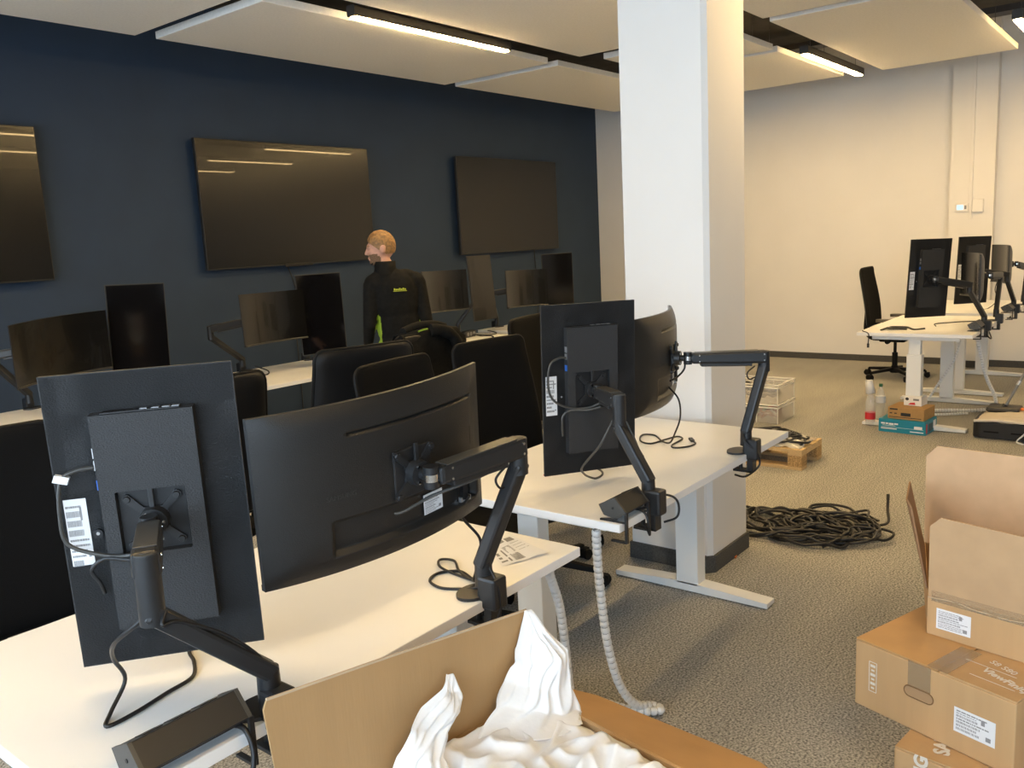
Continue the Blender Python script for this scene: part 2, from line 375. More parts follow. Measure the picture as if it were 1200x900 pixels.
# ------------------------------------------------------------------ desks
ZD = .777
def make_desk(L, D):
    t = thing('standing_desk', '', 'desk')
    MB().box(-L/2, L/2, -D/2, D/2, ZD-.027, ZD).build('tabletop', m_desk, t, bevel=.002)
    MB().box(-L/2-.0008, -L/2+.0005, -D/2+.002, D/2-.002, ZD-.026, ZD-.001).build('edge_band', m_edge, t)
    MB().box(L/2-.0005, L/2+.0008, -D/2+.002, D/2-.002, ZD-.026, ZD-.001).build('edge_band', m_edge, t)
    for s in (-1, 1):
        x = s*(L/2-.11)
        lg = MB().box(x-.04, x+.04, -.055, .055, .035, .60).build('leg', m_leg, t, bevel=.004)
        MB().box(x-.032, x+.032, -.044, .044, .60, ZD-.05).build('inner_tube', m_leg, lg, bevel=.003)
        ft = MB().prism([(-.385, .006), (.385, .006), (.385, .028), (.06, .045), (-.06, .045), (-.385, .028)], (x-.04, 0, 0), (0, 1, 0), (0, 0, 1), (.08, 0, 0)).build('foot', m_leg, t, bevel=.003)
        for y in (-.36, .36): MB().cyl((x, y, 0), (x, y, .008), .02, n=12).build('glide', m_black, ft)
        MB().box(x-.035, x+.035, -D/2+.10, D/2-.10, ZD-.062, ZD-.027).build('support_bar', m_leg, t, bevel=.003)
    for y in (-.09, .09): MB().box(-L/2+.145, L/2-.145, y-.02, y+.02, ZD-.058, ZD-.028).build('frame_rail', m_leg, t)
    return t
DL, DD = 1.405, .842
d0 = make_desk(DL, DD)
near_y = 1.326+DD/2
for i, (x, y, rz, lb, gp) in enumerate([
    (1.222, near_y, 0, 'white standing desk closest to the camera, beside the open monitor carton', 'white desks in the near row'),
    (2.845, near_y, 0, 'white standing desk in front of the white column', 'white desks in the near row'),
    (2.32, 5.21, math.pi, 'white desk by the navy wall hidden behind the nearest portrait monitor', 'white desks along the navy wall'),
    (3.95, 5.21, math.pi, 'white desk by the navy wall, left of the standing man', 'white desks along the navy wall'),
    (5.58, 5.21, math.pi, 'white desk by the navy wall, directly right of the standing man', 'white desks along the navy wall'),
    (7.21, 5.21, math.pi, 'white desk by the navy wall, hidden behind chair backs under the farthest television', 'white desks along the navy wall'),
    (7.80, 1.675, 0, 'white desk standing behind the teal and brown cartons', 'white desks in the far row'),
    (9.43, 1.675, 0, 'white desk at the far wall pilaster, behind another desk', 'white desks in the far row')]):
    o = d0 if i == 0 else copy_tree(d0)
    o.location = (x, y, 0); o.rotation_euler = (0, 0, rz); o['label'] = lb; o['group'] = gp
# socket strip on the leg of the wall desk
t = thing('socket_strip', 'white vertical strip of sockets on the wall desk leg left of the man', 'socket strip', (3.36, 4.93, .0))
MB().box(-.035, .035, -.012, .012, .36, .74).build('strip_body', m_wcart, t, bevel=.003)
for z in (.52, .60, .68):
    s = MB().box(-.024, .024, -.0165, -.012, z-.026, z+.026).build('socket', m_wcart, t, bevel=.002)
    MB().box(-.009, .009, -.0175, -.0164, z-.009, z+.009).build('socket_hole', m_grey, s)

# ------------------------------------------------------------------ office chairs
def make_chair():
    t = thing('office_chair', '', 'chair')
    MB().lathe([(.045, .055), (.05, .075), (.04, .11), (.03, .13)], 16).build('hub', m_chair, t)
    for k in range(5):
        a = R(90+72*k+18); d = V((math.cos(a), math.sin(a), 0)); s = V((-d.y, d.x, 0))
        lg = MB().bar(d*.03+V((0, 0, .095)), d*.30+V((0, 0, .075)), .05, .035, w1=.032, h1=.025).build('base_leg', m_chair, t, bevel=.006)
        c = MB()
        for q in (-1, 1): c.cyl(d*.315+s*(q*.013)+V((0, 0, .028)), d*.315+s*(q*.03)+V((0, 0, .028)), .028, n=14)
        c.cyl(d*.30+V((0, 0, .03)), d*.30+V((0, 0, .075)), .011, n=8); c.bar(d*.315-s*.013+V((0, 0, .035)), d*.315+s*.013+V((0, 0, .035)), .05, .045)
        c.build('caster', m_chair, lg)
    MB().cyl((0, 0, .12), (0, 0, .27), .028, n=14).cyl((0, 0, .27), (0, 0, .41), .016, n=12).build('gas_lift', m_chair, t)
    MB().box(-.11, .11, -.14, .12, .39, .43).build('tilt_mechanism', m_chair, t, bevel=.015)
    st = MB()
    def seat(u, v, top):
        x = (u-.5)*2; y = (v-.5)*2; k = max(abs(x), abs(y))
        sx = .245*x*(1-.10*y*y) ; sy = .24*y*(1-.08*x*x)
        e = (1-min(1, (abs(x)**6+abs(y)**6)/1.3))**.35
        return (sx, sy+.015, (.452+.04*e+.012*x*x-.02*max(0, y)**3) if top else .445-.012*e)
    st.grid(17, 17, lambda u, v: seat(u, v, True)); st.grid(17, 17, lambda u, v: seat(1-u, v, False))
    st.build('seat', m_fab, t)
    # backrest: a rounded, slightly curved slab, wider towards the lumbar zone
    def backpt(u, v, side):
        v = .5-.5*math.cos(math.pi*v)*(.75+.25*abs(math.cos(math.pi*v))); z = .56+.61*v; k = (v-.5)*2; x = (u-.5)*2
        wd = .262-.03*max(0, v-.35)-.02*max(0, .25-v)
        rr = .04                       # corner rounding
        zz = abs(k)*.305; ex = max(0, zz-(.305-rr)); wd2 = wd-(rr-math.sqrt(max(0, rr*rr-ex*ex)))
        y = -.245-.05*math.sin(v*2.4-.5)*.6-.045*v+.04*x*x*(.4+.6*math.sin(math.pi*min(1, v*1.1)))
        edge = (1-min(1, abs(x)**8))**.5*(1-min(1, abs(k)**14))**.5
        return (wd2*x, y+side*(.006+.016*edge), z)
    MB().grid(21, 27, lambda u, v: backpt(1-u, v, 1)).build('backrest', m_fab, t)
    bs = MB().grid(21, 27, lambda u, v: backpt(u, v, -1)).build('back_shell', m_chairback, t)
    rim = [backpt(0, v/26, 0) for v in range(27)]+[backpt(u/20, 1, 0) for u in range(1, 20)]+[backpt(1, 1-v/26, 0) for v in range(27)]+[backpt(1-u/20, 0, 0) for u in range(1, 21)]
    MB().tube(rim, .009, 8).build('back_frame', m_chair, t)
    MB().tube(spline([(0, -.1, .415), (0, -.24, .42), (0, -.30, .5), (0, -.295, .66), (0, -.29, .8)], 6), .022, 8).build('back_support', m_chair, t)
    for s in (-1, 1):
        ar = MB().tube(spline([(s*.15, -.02, .41), (s*.27, -.02, .41), (s*.295, -.02, .47), (s*.295, -.03, .62)], 5), .019, 8).build('armrest', m_chair, t)
        MB().prism(rrect(.085, .25, .035, 4), (s*.29, .0, .622), (1, 0, 0), (0, 1, 0), (0, 0, .028)).build('arm_pad', m_armpad, ar, bevel=.008)
    return t
c0 = make_chair()
CH = [(.90, 2.50, 178, 'black office chair at the near desk, cut off by the left picture edge', 'chairs at the near desks'),
      (1.90, 3.36, -4, 'black office chair back showing between the two nearest monitors', 'chairs facing the navy wall'),
      (2.65, 3.20, -15, 'black office chair with a glossy back, left of the jacket', 'chairs facing the navy wall'),
      (2.54, 2.36, 186, 'black office chair whose low top edge shows above the nearest curved monitor', 'chairs at the near desks'),
      (3.19, 2.42, 174, 'black office chair right of the jacket, behind the nearest curved monitor', 'chairs at the near desks'),
      (3.92, 2.66, 190, 'black office chair half hidden behind the portrait monitor by the column', 'chairs at the near desks'),
      (3.42, 3.62, -3, 'black office chair with a dark jacket hung over its back', 'chairs facing the navy wall'),
      (9.55, 2.42, 181, 'black office chair at the far desk before the white wall', 'chair at the far desks')]
for i, (x, y, a, lb, gp) in enumerate(CH):
    o = c0 if i == 0 else copy_tree(c0)
    o.location = (x, y, 0); o.rotation_euler = (0, 0, R(a)); o['label'] = lb; o['group'] = gp
    if i in (2, 5): o.scale = (1, 1, 1.04)      # seats set a little higher
# ------------------------------------------------------------------ monitors
def mframe(c, yaw, tilt=0, roll=0, back=True):
    """local X right / Y screen-normal / Z up; yaw = azimuth of the side that faces the camera (back or screen)"""
    yaw, tilt, roll = R(yaw), R(tilt), R(roll)
    n = V((math.cos(yaw)*math.cos(tilt), math.sin(yaw)*math.cos(tilt), math.sin(tilt)))
    rt = V((-math.sin(yaw), math.cos(yaw), 0)); up = n.cross(rt)
    a = rt*math.cos(roll)+up*math.sin(roll); b = -rt*math.sin(roll)+up*math.cos(roll)
    return fr(c, a, -n, b) if back else fr(c, -a, n, b)
def steps(vals, lo, hi, n, eps=.002):
    """sorted grid coordinates with doubled lines at the given step positions"""
    s = set(round(lo+(hi-lo)*i/n, 5) for i in range(n+1))
    for v in vals: s = {t for t in s if abs(t-v) > eps*1.5 or t in (lo, hi)}
    for v in vals: s |= {round(v-eps/2, 5), round(v+eps/2, 5)}
    return sorted(s)
def hfield(xs, zs, fn, smooth=False):
    b = MB(); nx = len(xs)
    b.add([(x, fn(x, z), z) for z in zs for x in xs], [(j*nx+i, j*nx+i+1, (j+1)*nx+i+1, (j+1)*nx+i) for j in range(len(zs)-1) for i in range(nx-1)], smooth)
    return b
def flat_monitor(label, mw, group, seed=1, detail=True, gloss=False):
    W, H = .36, .61
    t = thing_m('portrait_monitor', label, 'monitor', mw, group)
    hx, hz, vs = .095, .225, .065
    def f(x, z):
        if abs(x) < vs and abs(z) < vs: return -.011
        if -hx < x < hx+.005 and abs(z) < hz: return -.027
        return 0.
    xs = steps([-hx, hx+.005, -vs, vs], -W/2, W/2, 6); zs = steps([-hz, hz, -vs, vs], -H/2, H/2, 8)
    sh = hfield(xs, zs, f).build('back_shell', m_shell, t)
    MB().box(-W/2, W/2, .0, .011, -H/2, H/2).build('panel_frame', m_shell, t, bevel=.002)
    MB().box(-W/2+.006, W/2-.006, .0105, .0122, -H/2+.006, H/2-.006).build('screen', m_screen2 if gloss else m_screen, t)
    MB().box(-vs+.002, vs-.002, -.0125, -.0108, -vs+.002, vs-.002).build('mount_recess', m_dark, t)
    if detail:
        g = MB(); g.box(-.072, .075, -.0262, -.004, hz+.0005, hz+.0030).build('port_slot', m_dark, t)
        for k, x in enumerate((.0, .022, .042, .060)): MB().box(x, x+.014, -.020, -.008, hz+.003, hz+.0042).build('port', m_silver, t)
        for k, z in enumerate((.15, .125, .085)): MB().box(-hx-.0025, -hx+.0005, -.02, -.007, z-.012, z+.008).build('port', m_bluep if k == 2 else m_silver, t)
        for k in range(12): MB().box(-.07+k*.0055, -.067+k*.0055, -.0268, -.012, hz+.003, hz+.0036).build('vent', m_black, t)
        sticker(t, fr((-.148, -.0004, -.015), (1, 0, 0), (0, 0, 1)), .042, .14, seed)
        jk = MB().cyl((-.112, -.0, -.02), (-.112, -.006, -.02), .0085, n=16).build('menu_stick', m_dark, t)
        MB().cyl((-.112, -.006, -.02), (-.112, -.0075, -.02), .0035, n=10).build('stick_cap', m_silver, jk)
    return t
CW, CHH, CR = .61, .366, .9
def cyl_y(x): return CR-math.sqrt(CR*CR-x*x)
def curved_monitor(label, mw, group, seed=2, detail=True):
    t = thing_m('curved_monitor', label, 'monitor', mw, group)
    def base(x, z):
        e = max(abs(2*x/CW)**6, abs(2*z/CHH)**5)
        return cyl_y(x)+.02*e
    bx0, bx1, bz0, bz1 = -.165, .262, -.138, -.062
    gx0, gx1, gz0, gz1 = -.12, .245, .117, .1225
    def f(x, z):
        y = base(x, z)
        if bx0 < x < bx1 and bz0 < z < bz1:
            k = min(1, (x-bx0)/.02, (bx1-x)/.02); y += .018
        elif gx0 < x < gx1 and gz0 < z < gz1: y += .012
        return y
    xs = steps([bx0, bx1, gx0, gx1], -CW/2, CW/2, 28); zs = steps([bz0, bz1, gz0, gz1], -CHH/2, CHH/2, 20)
    hfield(xs, zs, f, True).build('back_shell', m_shell2, t)
    # rim and screen
    rim = MB()
    n = 28
    X = [-CW/2+CW*i/n for i in range(n+1)]
    for zz in (-CHH/2, CHH/2):
        vs = [(x, cyl_y(x)+.02, zz) for x in X]+[(x, cyl_y(x)+.031, zz) for x in X]
        rim.add(vs, [(i, i+1, n+2+i, n+1+i) for i in range(n)], True)
    for xx in (-CW/2, CW/2):
        y = cyl_y(xx); rim.add([(xx, y+.02, -CHH/2), (xx, y+.031, -CHH/2), (xx, y+.031, CHH/2), (xx, y+.02, CHH/2)], [(0, 1, 2, 3)])
    rim.build('rim', m_black, t)
    MB().grid(29, 2, lambda u, v: ((.5-u)*CW, cyl_y((.5-u)*CW)+.031, (v-.5)*CHH)).build('screen', m_screen, t)
    b = MB()
    b.grid(29, 2, lambda u, v: ((.5-u)*CW, cyl_y((.5-u)*CW)+.0335, -CHH/2+.012*v)).build('chin', m_bezel, t, solid=.004)
    if detail:
        v0 = MB().box(-.052+.035, .052+.035, -.004, .004, -.056, .056).build('mount_plate', m_black, t, bevel=.003)
        sticker(t, fr((.105, base(.105, -.1)+.0145, -.10), (1, cyl_y(.11)-cyl_y(.10) and .117, 0), (0, 0, 1)), .062, .048, seed)
        MB().box(.262-.03, .262-.018, base(.25, .03)-.003, base(.25, .03)+.01, .0, .045).build('lock_slot', m_dark, t)
        text('lettering', 'SAMSUNG', .015, mat('grey_lettering', (.035, .034, .033), .4), t, fr((-.145, base(-.145, -.008)-.0022, -.008), (1, -.16, 0), (0, 0, 1)))
        MB().box(.205, .22, base(.21, -.1)+.002, base(.21, -.1)+.016, -.13, -.075).build('port_cover', m_dark, t)
        for k in range(3): MB().box(.2+k*.012, .208+k*.012, base(.21, -.1)+.006, base(.21, -.1)+.015, -.137, -.125).build('port', m_silver, t)
    return t

# ------------------------------------------------------------------ monitor arms
def arm(label, clamp, edge_dir, E, flat, mw, group, vx=0., fine=True):
    """clamp: point on the desk edge; edge_dir: outward from the desk; E: elbow (x, y, z_low, z_high); flat: flat-backed monitor with a mount recess; mw: monitor matrix"""
    c = V((clamp[0], clamp[1], ZD)); out = V((edge_dir[0], edge_dir[1], 0)).normalized(); sd = V((-out.y, out.x, 0))
    t = thing('monitor_mount', label, 'monitor arm', c, 0, group)
    n = -(mw.to_3x3() @ V((0, 1, 0))); a = mw.to_3x3() @ V((1, 0, 0)); b = mw.to_3x3() @ V((0, 0, 1))
    if vx is None: vx = 0
    Vp = mw.translation+a*vx+n*(.0085 if flat else 0)
    bld = lambda mb, nm, m, par=t, bv=.0: mb.build(nm, m, par, off=c, bevel=bv)
    up = V((0, 0, 1))
    bld(MB().prism([(.055*math.cos(k*math.pi/12), .042*math.sin(k*math.pi/12)) for k in range(24)], c-out*.045+up*.0005, sd, out, up*.008), 'base_plate', m_arm, bv=.002)
    cl = bld(MB().obox(c+out*.012+up*.02, sd*.026, out*.03, up*.042), 'clamp_block', m_arm, bv=.008)
    k = MB().obox(c+out*.01-up*.045, sd*.02, out*.012, up*.03); k.obox(c-out*.02-up*.07, sd*.02, out*.04, up*.005); k.cyl(c-out*.035-up*.065, c-out*.035-up*.028, .008, n=10)
    bld(k, 'clamp_jaw', m_arm, bv=.002)
    p0 = c-out*.012+up*.012; ptop = p0+up*.085
    bld(MB().cyl(p0+up*.02, ptop, .0235, .0215, 20), 'post', m_arm)
    El, Eh = V((E[0], E[1], E[2])), V((E[0], E[1], E[3]))
    s0 = ptop+up*.0
    d = (El-s0); dh = V((d.x, d.y, 0)).normalized() if V((d.x, d.y, 0)).length > .01 else sd
    lo = MB().bar(s0-d.normalized()*.012-up*.006, El+d.normalized()*.012, .043, .036, up=dh.cross(d) if False else (0, 0, 1) if abs(d.normalized().z) < .8 else out)
    lo2 = bld(lo, 'lower_arm', m_arm, bv=.008)
    bld(MB().cyl(El-up*.018, Eh+up*.02, .0225, n=20), 'elbow_joint', m_arm)
    bld(MB().cyl(Eh+up*.02, Eh+up*.0235, .0125, n=16).cyl(Eh+up*.02, Eh+up*.0225, .0215, n=16), 'elbow_cap', m_armgrey)
    Hd = Vp+n*.062
    ua = (Eh-Hd); ul = ua.length; ud = ua.normalized()
    bld(MB().bar(Hd+ud*.012, Eh+ud*.012, .046, .042, w1=.05, h1=.05), 'upper_arm', m_arm, bv=.009)
    bld(MB().bar(Hd+ud*.05-up*.026, Hd+ud*(ul-.05)-up*.028, .036, .014), 'cable_cover', m_black, bv=.003)
    bld(MB().bar(Hd+ud*.03+up*.021, Hd+ud*(ul-.02)+up*.025, .04, .003), 'top_cap', m_armgrey, bv=.001)
    bld(MB().cyl(Hd-b*.024, Hd+b*.024, .0165, n=16), 'tilt_joint', m_arm)
    bld(MB().cyl(Hd-b*.008, Hd+b*.008, .0173, n=16), 'joint_ring', m_chrome)
    bld(MB().cyl(Vp+n*.012, Vp+n*.034, .03, .028, 24).cyl(Vp+n*.034, Hd, .012, n=12), 'swivel_head', m_arm)
    # concave-sided VESA plate
    pl = []
    q = .056
    for kx, ky, a0 in ((1, 1, 0), (-1, 1, 90), (-1, -1, 180), (1, -1, 270)):
        for j in range(5):
            an = R(a0-20+130*j/4); pl.append((kx*.047+.0095*math.cos(an), ky*.047+.0095*math.sin(an)))
        nx, ny = {(1, 1): (0, .024), (-1, 1): (-.024, 0), (-1, -1): (0, -.024), (1, -1): (.024, 0)}[(kx, ky)]
        pl.append((nx*1.15+(kx*.018 if nx == 0 else 0), ny*1.15+(ky*.018 if ny == 0 else 0)))
        pl.append((nx, ny)); pl.append((nx*1.15-(kx*.018 if nx == 0 else 0), ny*1.15-(ky*.018 if ny == 0 else 0)))
    vp = bld(MB().prism(pl, Vp+n*.0045, a, b, n*.007), 'mount_bracket', m_arm)
    if fine:
        for sx in (-1, 1):
            for sz in (-1, 1): bld(MB().cyl(Vp+a*(sx*.047)+b*(sz*.047)+n*.0115, Vp+a*(sx*.047)+b*(sz*.047)+n*.0155, .0075, .006, 12), 'thumb_screw', m_black)
        bld(MB().bar(Vp+b*.02+n*.016, Vp+b*.068+n*.016, .011, .007, up=n), 'quick_release', m_arm, bv=.002)
        for q in (0, 120, 240):
            bld(MB().cyl(Vp+n*.033+(a*math.cos(R(q))+b*math.sin(R(q)))*.021, Vp+n*.0365+(a*math.cos(R(q))+b*math.sin(R(q)))*.021, .0035, n=8), 'screw', m_chrome)
        side = ud.cross(up).normalized()
        if side.dot(V((0, 0, CAMH))-Eh) < 0 or (V((0, 0, CAMH))-Eh).dot(side) < 0: side = -side
        for z in (-.012, .012): bld(MB().cyl(Eh-ud*.005+side*.0245+up*z, Eh-ud*.005+side*.0268+up*z, .0035, n=8), 'screw', m_chrome)
        for z in (-.012, .012): bld(MB().cyl(Hd+ud*.042+side*.0225+up*z, Hd+ud*.042+side*.0248+up*z, .003, n=8), 'screw', m_chrome)
    return t

GN = 'monitors on the near desks'; GW = 'monitors along the navy wall'; GF = 'monitors on the far desks'
M1 = mframe((.843, 1.623, 1.138), -128.9, -1.5, .5)
M2 = mframe((1.238, 1.318, 1.166), -96.2, -3.9, 2.7)
M3 = mframe((2.503, 1.656, 1.121), -121.9, -1.5, -.7)
M4 = mframe((3.0, 1.59, 1.163), -75, 0, 0)
flat_monitor('dark portrait monitor seen from behind, largest and closest, over the near desk', M1, GN, 1)
curved_monitor('wide curved monitor seen from behind, closest, above the open carton', M2, GN, 2)
flat_monitor('black portrait monitor seen from behind, just left of the white column', M3, GN, 3)
curved_monitor('curved monitor seen edge-on against the white column', M4, GN, 4)
GA = 'black monitor arms on the near desks'
arm('black arm holding the closest portrait monitor, clamped beside the carton flap', (.875, 1.326), (0, -1), (.690, 1.385, 1.045, 1.135), True, M1, GA)
arm('black arm holding the closest curved monitor, above the paper sheet', (1.515, 1.326), (0, -1), (1.535, 1.225, 1.125, 1.172), None, M2, GA, vx=.035)
arm('black arm holding the portrait monitor left of the column', (2.345, 1.326), (0, -1), (2.345, 1.44, 1.035, 1.12), True, M3, GA)
arm('black arm with a long horizontal section in front of the white column', (3.125, 1.326), (0, -1), (3.20, 1.295, 1.115, 1.155), None, M4, GA)
# the row along the navy wall: screens face the room
WM = [('c', (2.235, 5.25, 1.17), -79.5, -4.9, 2.8, 'curved monitor screen cut off at the left edge, below the cut-off TV'),
      ('p', (2.76, 5.25, 1.20), -102, -1, -1.7, 'portrait monitor screen with a pale reflected top, above the closest portrait monitor'),
      ('c', (3.735, 5.25, 1.19), -82, 2.6, -.6, 'curved monitor screen on an arm, below the middle TV'),
      ('p', (4.20, 5.21, 1.175), -108.5, .8, .5, 'portrait monitor screen just left of the standing man'),
      ('c', (5.57, 5.25, 1.236), -87, 2.7, -1.2, 'curved monitor screen just right of the standing man'),
      ('p', (6.155, 5.25, 1.225), -87, 5, -.4, 'narrow tilted portrait monitor below the TV nearest the column'),
      ('c', (6.77, 5.25, 1.173), -94.6, 2.1, -1.5, 'small-looking curved monitor screen right of the tilted portrait monitor'),
      ('p', (7.40, 5.25, 1.19), -119, -.4, .8, 'portrait monitor screen closest to the end of the navy wall')]
GWA = 'monitor arms on the wall desks'
EB = [(2.0, 5.50), (2.68, 5.50), (3.40, 5.46), (4.28, 5.50), (5.78, 5.50), (6.30, 5.48), (6.60, 5.50), (7.50, 5.50)]
CL = [2.20, 2.82, 3.74, 4.35, 5.55, 6.20, 6.80, 7.60]
for i, (k, c, yw, ti, ro, lb) in enumerate(WM):
    mw = mframe(c, yw, ti, ro, back=False)
    (curved_monitor if k == 'c' else flat_monitor)(lb, mw, GW, 10+i, False, **({'gloss': i in (1, 3, 7)} if k == 'p' else {}))
    arm('black arm behind the '+lb.replace(' screen', '', 1), (CL[i], 5.631), (0, 1), (EB[i][0], EB[i][1], 1.08, 1.14), k == 'p', mw, GWA, fine=False)
# far desks
FM = [('p', (7.274, 1.608, 1.194), -129.9, -3.5, -1.1, 'portrait monitor seen from behind on the far desk, closest to the chair there', (7.60, 1.254), (7.50, 1.36, 1.08, 1.125)),
      ('c', (7.95, 1.36, 1.17), -67, 0, 0, 'curved monitor seen edge-on between the two far portrait monitors', (8.13, 1.254), (8.27, 1.27, 1.11, 1.152)),
      ('p', (8.78, 1.569, 1.169), -125.6, -1.9, -1.1, 'portrait monitor seen from behind at the pilaster', (9.02, 1.254), (8.92, 1.315, 1.07, 1.115)),
      ('c', (9.42, 1.375, 1.185), -68, 0, 0, 'curved monitor seen edge-on right of the pilaster portrait monitor', (9.60, 1.254), (9.68, 1.26, 1.1, 1.14))]
for i, (k, c, yw, ti, ro, lb, cl, el) in enumerate(FM):
    mw = mframe(c, yw, ti, ro)
    (curved_monitor if k == 'c' else flat_monitor)(lb, mw, GF, 30+i)
    arm('black arm of the '+lb.replace(' on the far desk, closest to the chair there', ' nearest the far chair'), cl, (0, -1), el, k == 'p', mw, 'monitor arms on the far desks', fine=False)

# ------------------------------------------------------------------ clamp-on power boxes
def powerbox(x0, x1, y, label, grp='clamp-on power boxes'):
    L = x1-x0
    t = thing('power_box', label, 'power box', ((x0+x1)/2, y, ZD), 0, grp)
    # wedge section in local (y, z): sloping roof, sockets face the seated side
    sec = [(-.035, .035), (.005, .078), (.062, .05), (.045, .02), (.0, .012)]
    MB().prism(sec, (-L/2+.008, 0, 0), (0, 1, 0), (0, 0, 1), (L-.016, 0, 0)).build('housing', m_black, t, bevel=.002)
    for s in (-1, 1):
        xx = s*(L/2-.004)
        lg = MB().prism([(-.036, .035), (.005, .0795), (.0635, .0505), (.046, .019), (.0, .011)], (xx-.004, 0, 0), (0, 1, 0), (0, 0, 1), (.008, 0, 0)).build('end_cap', m_armgrey, t, bevel=.0015)
        f_ = MB().bar((xx, -.0335, .036), (xx, -.0335, -.062), .01, .008, up=(0, 1, 0)); f_.bar((xx, .0, .012), (xx, .060, .002), .008, .006); f_.bar((xx, -.03, .002), (xx, .06, .002), .008, .004)
        f_.build('clamp_leg', m_black, lg)
        MB().cyl((xx+s*.004, .012, .045), (xx+s*.0055, .012, .045), .004, n=8).build('screw', m_dark, lg)
        MB().bar((xx, -.034, -.06), (xx, .02, -.06), .012, .006).build('clamp_hook', m_black, lg)
    MB().box(-L/2+.014, L/2-.014, -.02, .0, .022, .04).build('inner_channel', m_black, t)
    for k in range(3):
        MB().obox((-L/4+k*L/4, .0335, .0640), (.018, 0, 0), (0, .016, -.008), (0, .0006, .0012)).build('socket', m_dark, t)
    return t
powerbox(.60, .815, 1.345, 'black wedge-shaped power box on the desk corner, closest to the camera')
powerbox(2.155, 2.30, 1.345, 'black power box on the corner of the desk before the column')
powerbox(7.34, 7.50, 1.275, 'black power box on the first far desk behind the cartons')
powerbox(8.80, 8.95, 1.275, 'black power box on the second far desk')
t = thing('power_box', 'black desk socket block on the wall desk right of the man', 'power box', (5.98, 5.30, ZD), R(8), 'clamp-on power boxes')
MB().box(-.09, .09, -.035, .035, .0, .06).build('housing', m_black, t, bevel=.01)
for k in (-1, 0, 1): MB().cyl((k*.05, -.0352, .032), (k*.05, -.037, .032), .018, n=14).build('socket', m_grey, t)
# ------------------------------------------------------------------ cables on and around the desks
def cable(pts, label, r=.0035, m=None, n=8, name='cable', grp=None, plug=None, k=7):
    t = MB().tube(spline(pts, k), r, n).build(name, m or m_cable)
    tag(t, label, 'cable', grp)
    if plug:
        p, d = V(pts[-1]), (V(pts[-1])-V(pts[-2])).normalized()
        MB().bar(p-d*.004, p+d*.03, .017, .01).build('plug', m_black, t, bevel=.002)
    return t
def on(mw, x, y, z): return mw @ V((x, y, z))
z0 = ZD+.004
# closest portrait monitor: signal lead, mains lead, long lead looping over the desk
cable([on(M1, -.098, -.018, .12), on(M1, -.13, -.022, .118), on(M1, -.16, -.024, .10), on(M1, -.172, -.022, .03), on(M1, -.165, -.022, -.03), on(M1, -.10, -.028, -.06), on(M1, -.05, -.04, -.062), on(M1, .0, -.06, -.05)],
      'grey signal cable curving over the back of the closest portrait monitor', .0042, m_armgrey)
tag(MB().obox(on(M1, -.158, -.025, .104), M1.to_3x3() @ V((.013, 0, -.004)), M1.to_3x3() @ V((0, .005, 0)), M1.to_3x3() @ V((.003, 0, .007))).build('cable_tag', m_label), 'small white paper tag on the cable of the closest portrait monitor', 'cable tag')
cable([on(M1, -.115, -.012, -.145), on(M1, -.118, -.02, -.12), on(M1, -.13, -.022, -.09), on(M1, -.10, -.03, -.066), on(M1, -.05, -.044, -.07), on(M1, .0, -.07, -.06)],
      'black mains lead plugged low into the closest portrait monitor', .0042, m_cable)
cable([(.70, 1.40, 1.045), (.675, 1.42, 1.02), (.665, 1.49, .97), (.70, 1.58, .90), (.735, 1.62, .83), (.69, 1.60, z0+.006), (.665, 1.567, z0), (.72, 1.567, z0), (.80, 1.585, z0), (.865, 1.60, z0), (.905, 1.66, z0), (.93, 1.72, z0), (.99, 1.78, z0)],
      'long black cable looping across the near desk below the portrait monitor', .0042)
cable([(.705, 1.365, 1.05), (.69, 1.355, 1.03), (.72, 1.355, 1.025), (.80, 1.345, .97), (.86, 1.33, .90), (.87, 1.32, .85)], 'black cable clipped under the arm of the closest portrait monitor', .0035)
cable([(.79, 1.35, .795), (.80, 1.315, .79), (.795, 1.29, .74), (.76, 1.29, .66), (.70, 1.32, .60)], 'thick black mains lead hanging from the closest power box', .005)
# curved monitor
cable([on(M2, -.02, .004, -.085), on(M2, .0, -.008, -.082), on(M2, .06, -.03, -.06), on(M2, .11, -.06, -.045), on(M2, .16, -.07, -.038), on(M2, .24, -.075, -.03)], 'grey cable from the port bay to the arm, on the closest curved monitor', .0036, m_armgrey)
cable([on(M2, .10, -.055, -.046), on(M2, .15, -.03, -.06), on(M2, .20, .0, -.075)], 'short grey cable end under the arm of the closest curved monitor', .003, m_armgrey)
cable([on(M2, .215, .02, -.12), (1.47, 1.36, 1.0), (1.515, 1.345, .93), (1.53, 1.365, .87), (1.545, 1.40, .80), (1.58, 1.44, z0), (1.60, 1.50, z0), (1.56, 1.54, z0), (1.51, 1.525, z0), (1.49, 1.47, z0), (1.51, 1.42, z0), (1.53, 1.37, z0+.01), (1.54, 1.345, z0+.05)], 'black cable coiled on the desk beside the clamp of the curved monitor arm', .0038)
cable([(1.555, 1.36, .81), (1.57, 1.42, z0), (1.60, 1.50, z0), (1.645, 1.56, z0+.002), (1.63, 1.60, z0+.002), (1.59, 1.56, z0+.002), (1.575, 1.47, z0), (1.56, 1.38, z0+.01), (1.55, 1.35, .83)], 'black cable loop lying between the curved monitor and the paper sheet', .0036)
cable([(1.52, 1.33, .87), (1.505, 1.29, .83), (1.51, 1.284, .77), (1.50, 1.30, .70), (1.49, 1.33, .66)], 'black cable running down over the desk edge at the curved monitor clamp', .0036)
cable([(1.515, 1.245, 1.13), (1.49, 1.26, 1.10), (1.50, 1.255, 1.075), (1.53, 1.25, 1.08)], 'small black cable loop under the elbow of the curved monitor arm', .003)
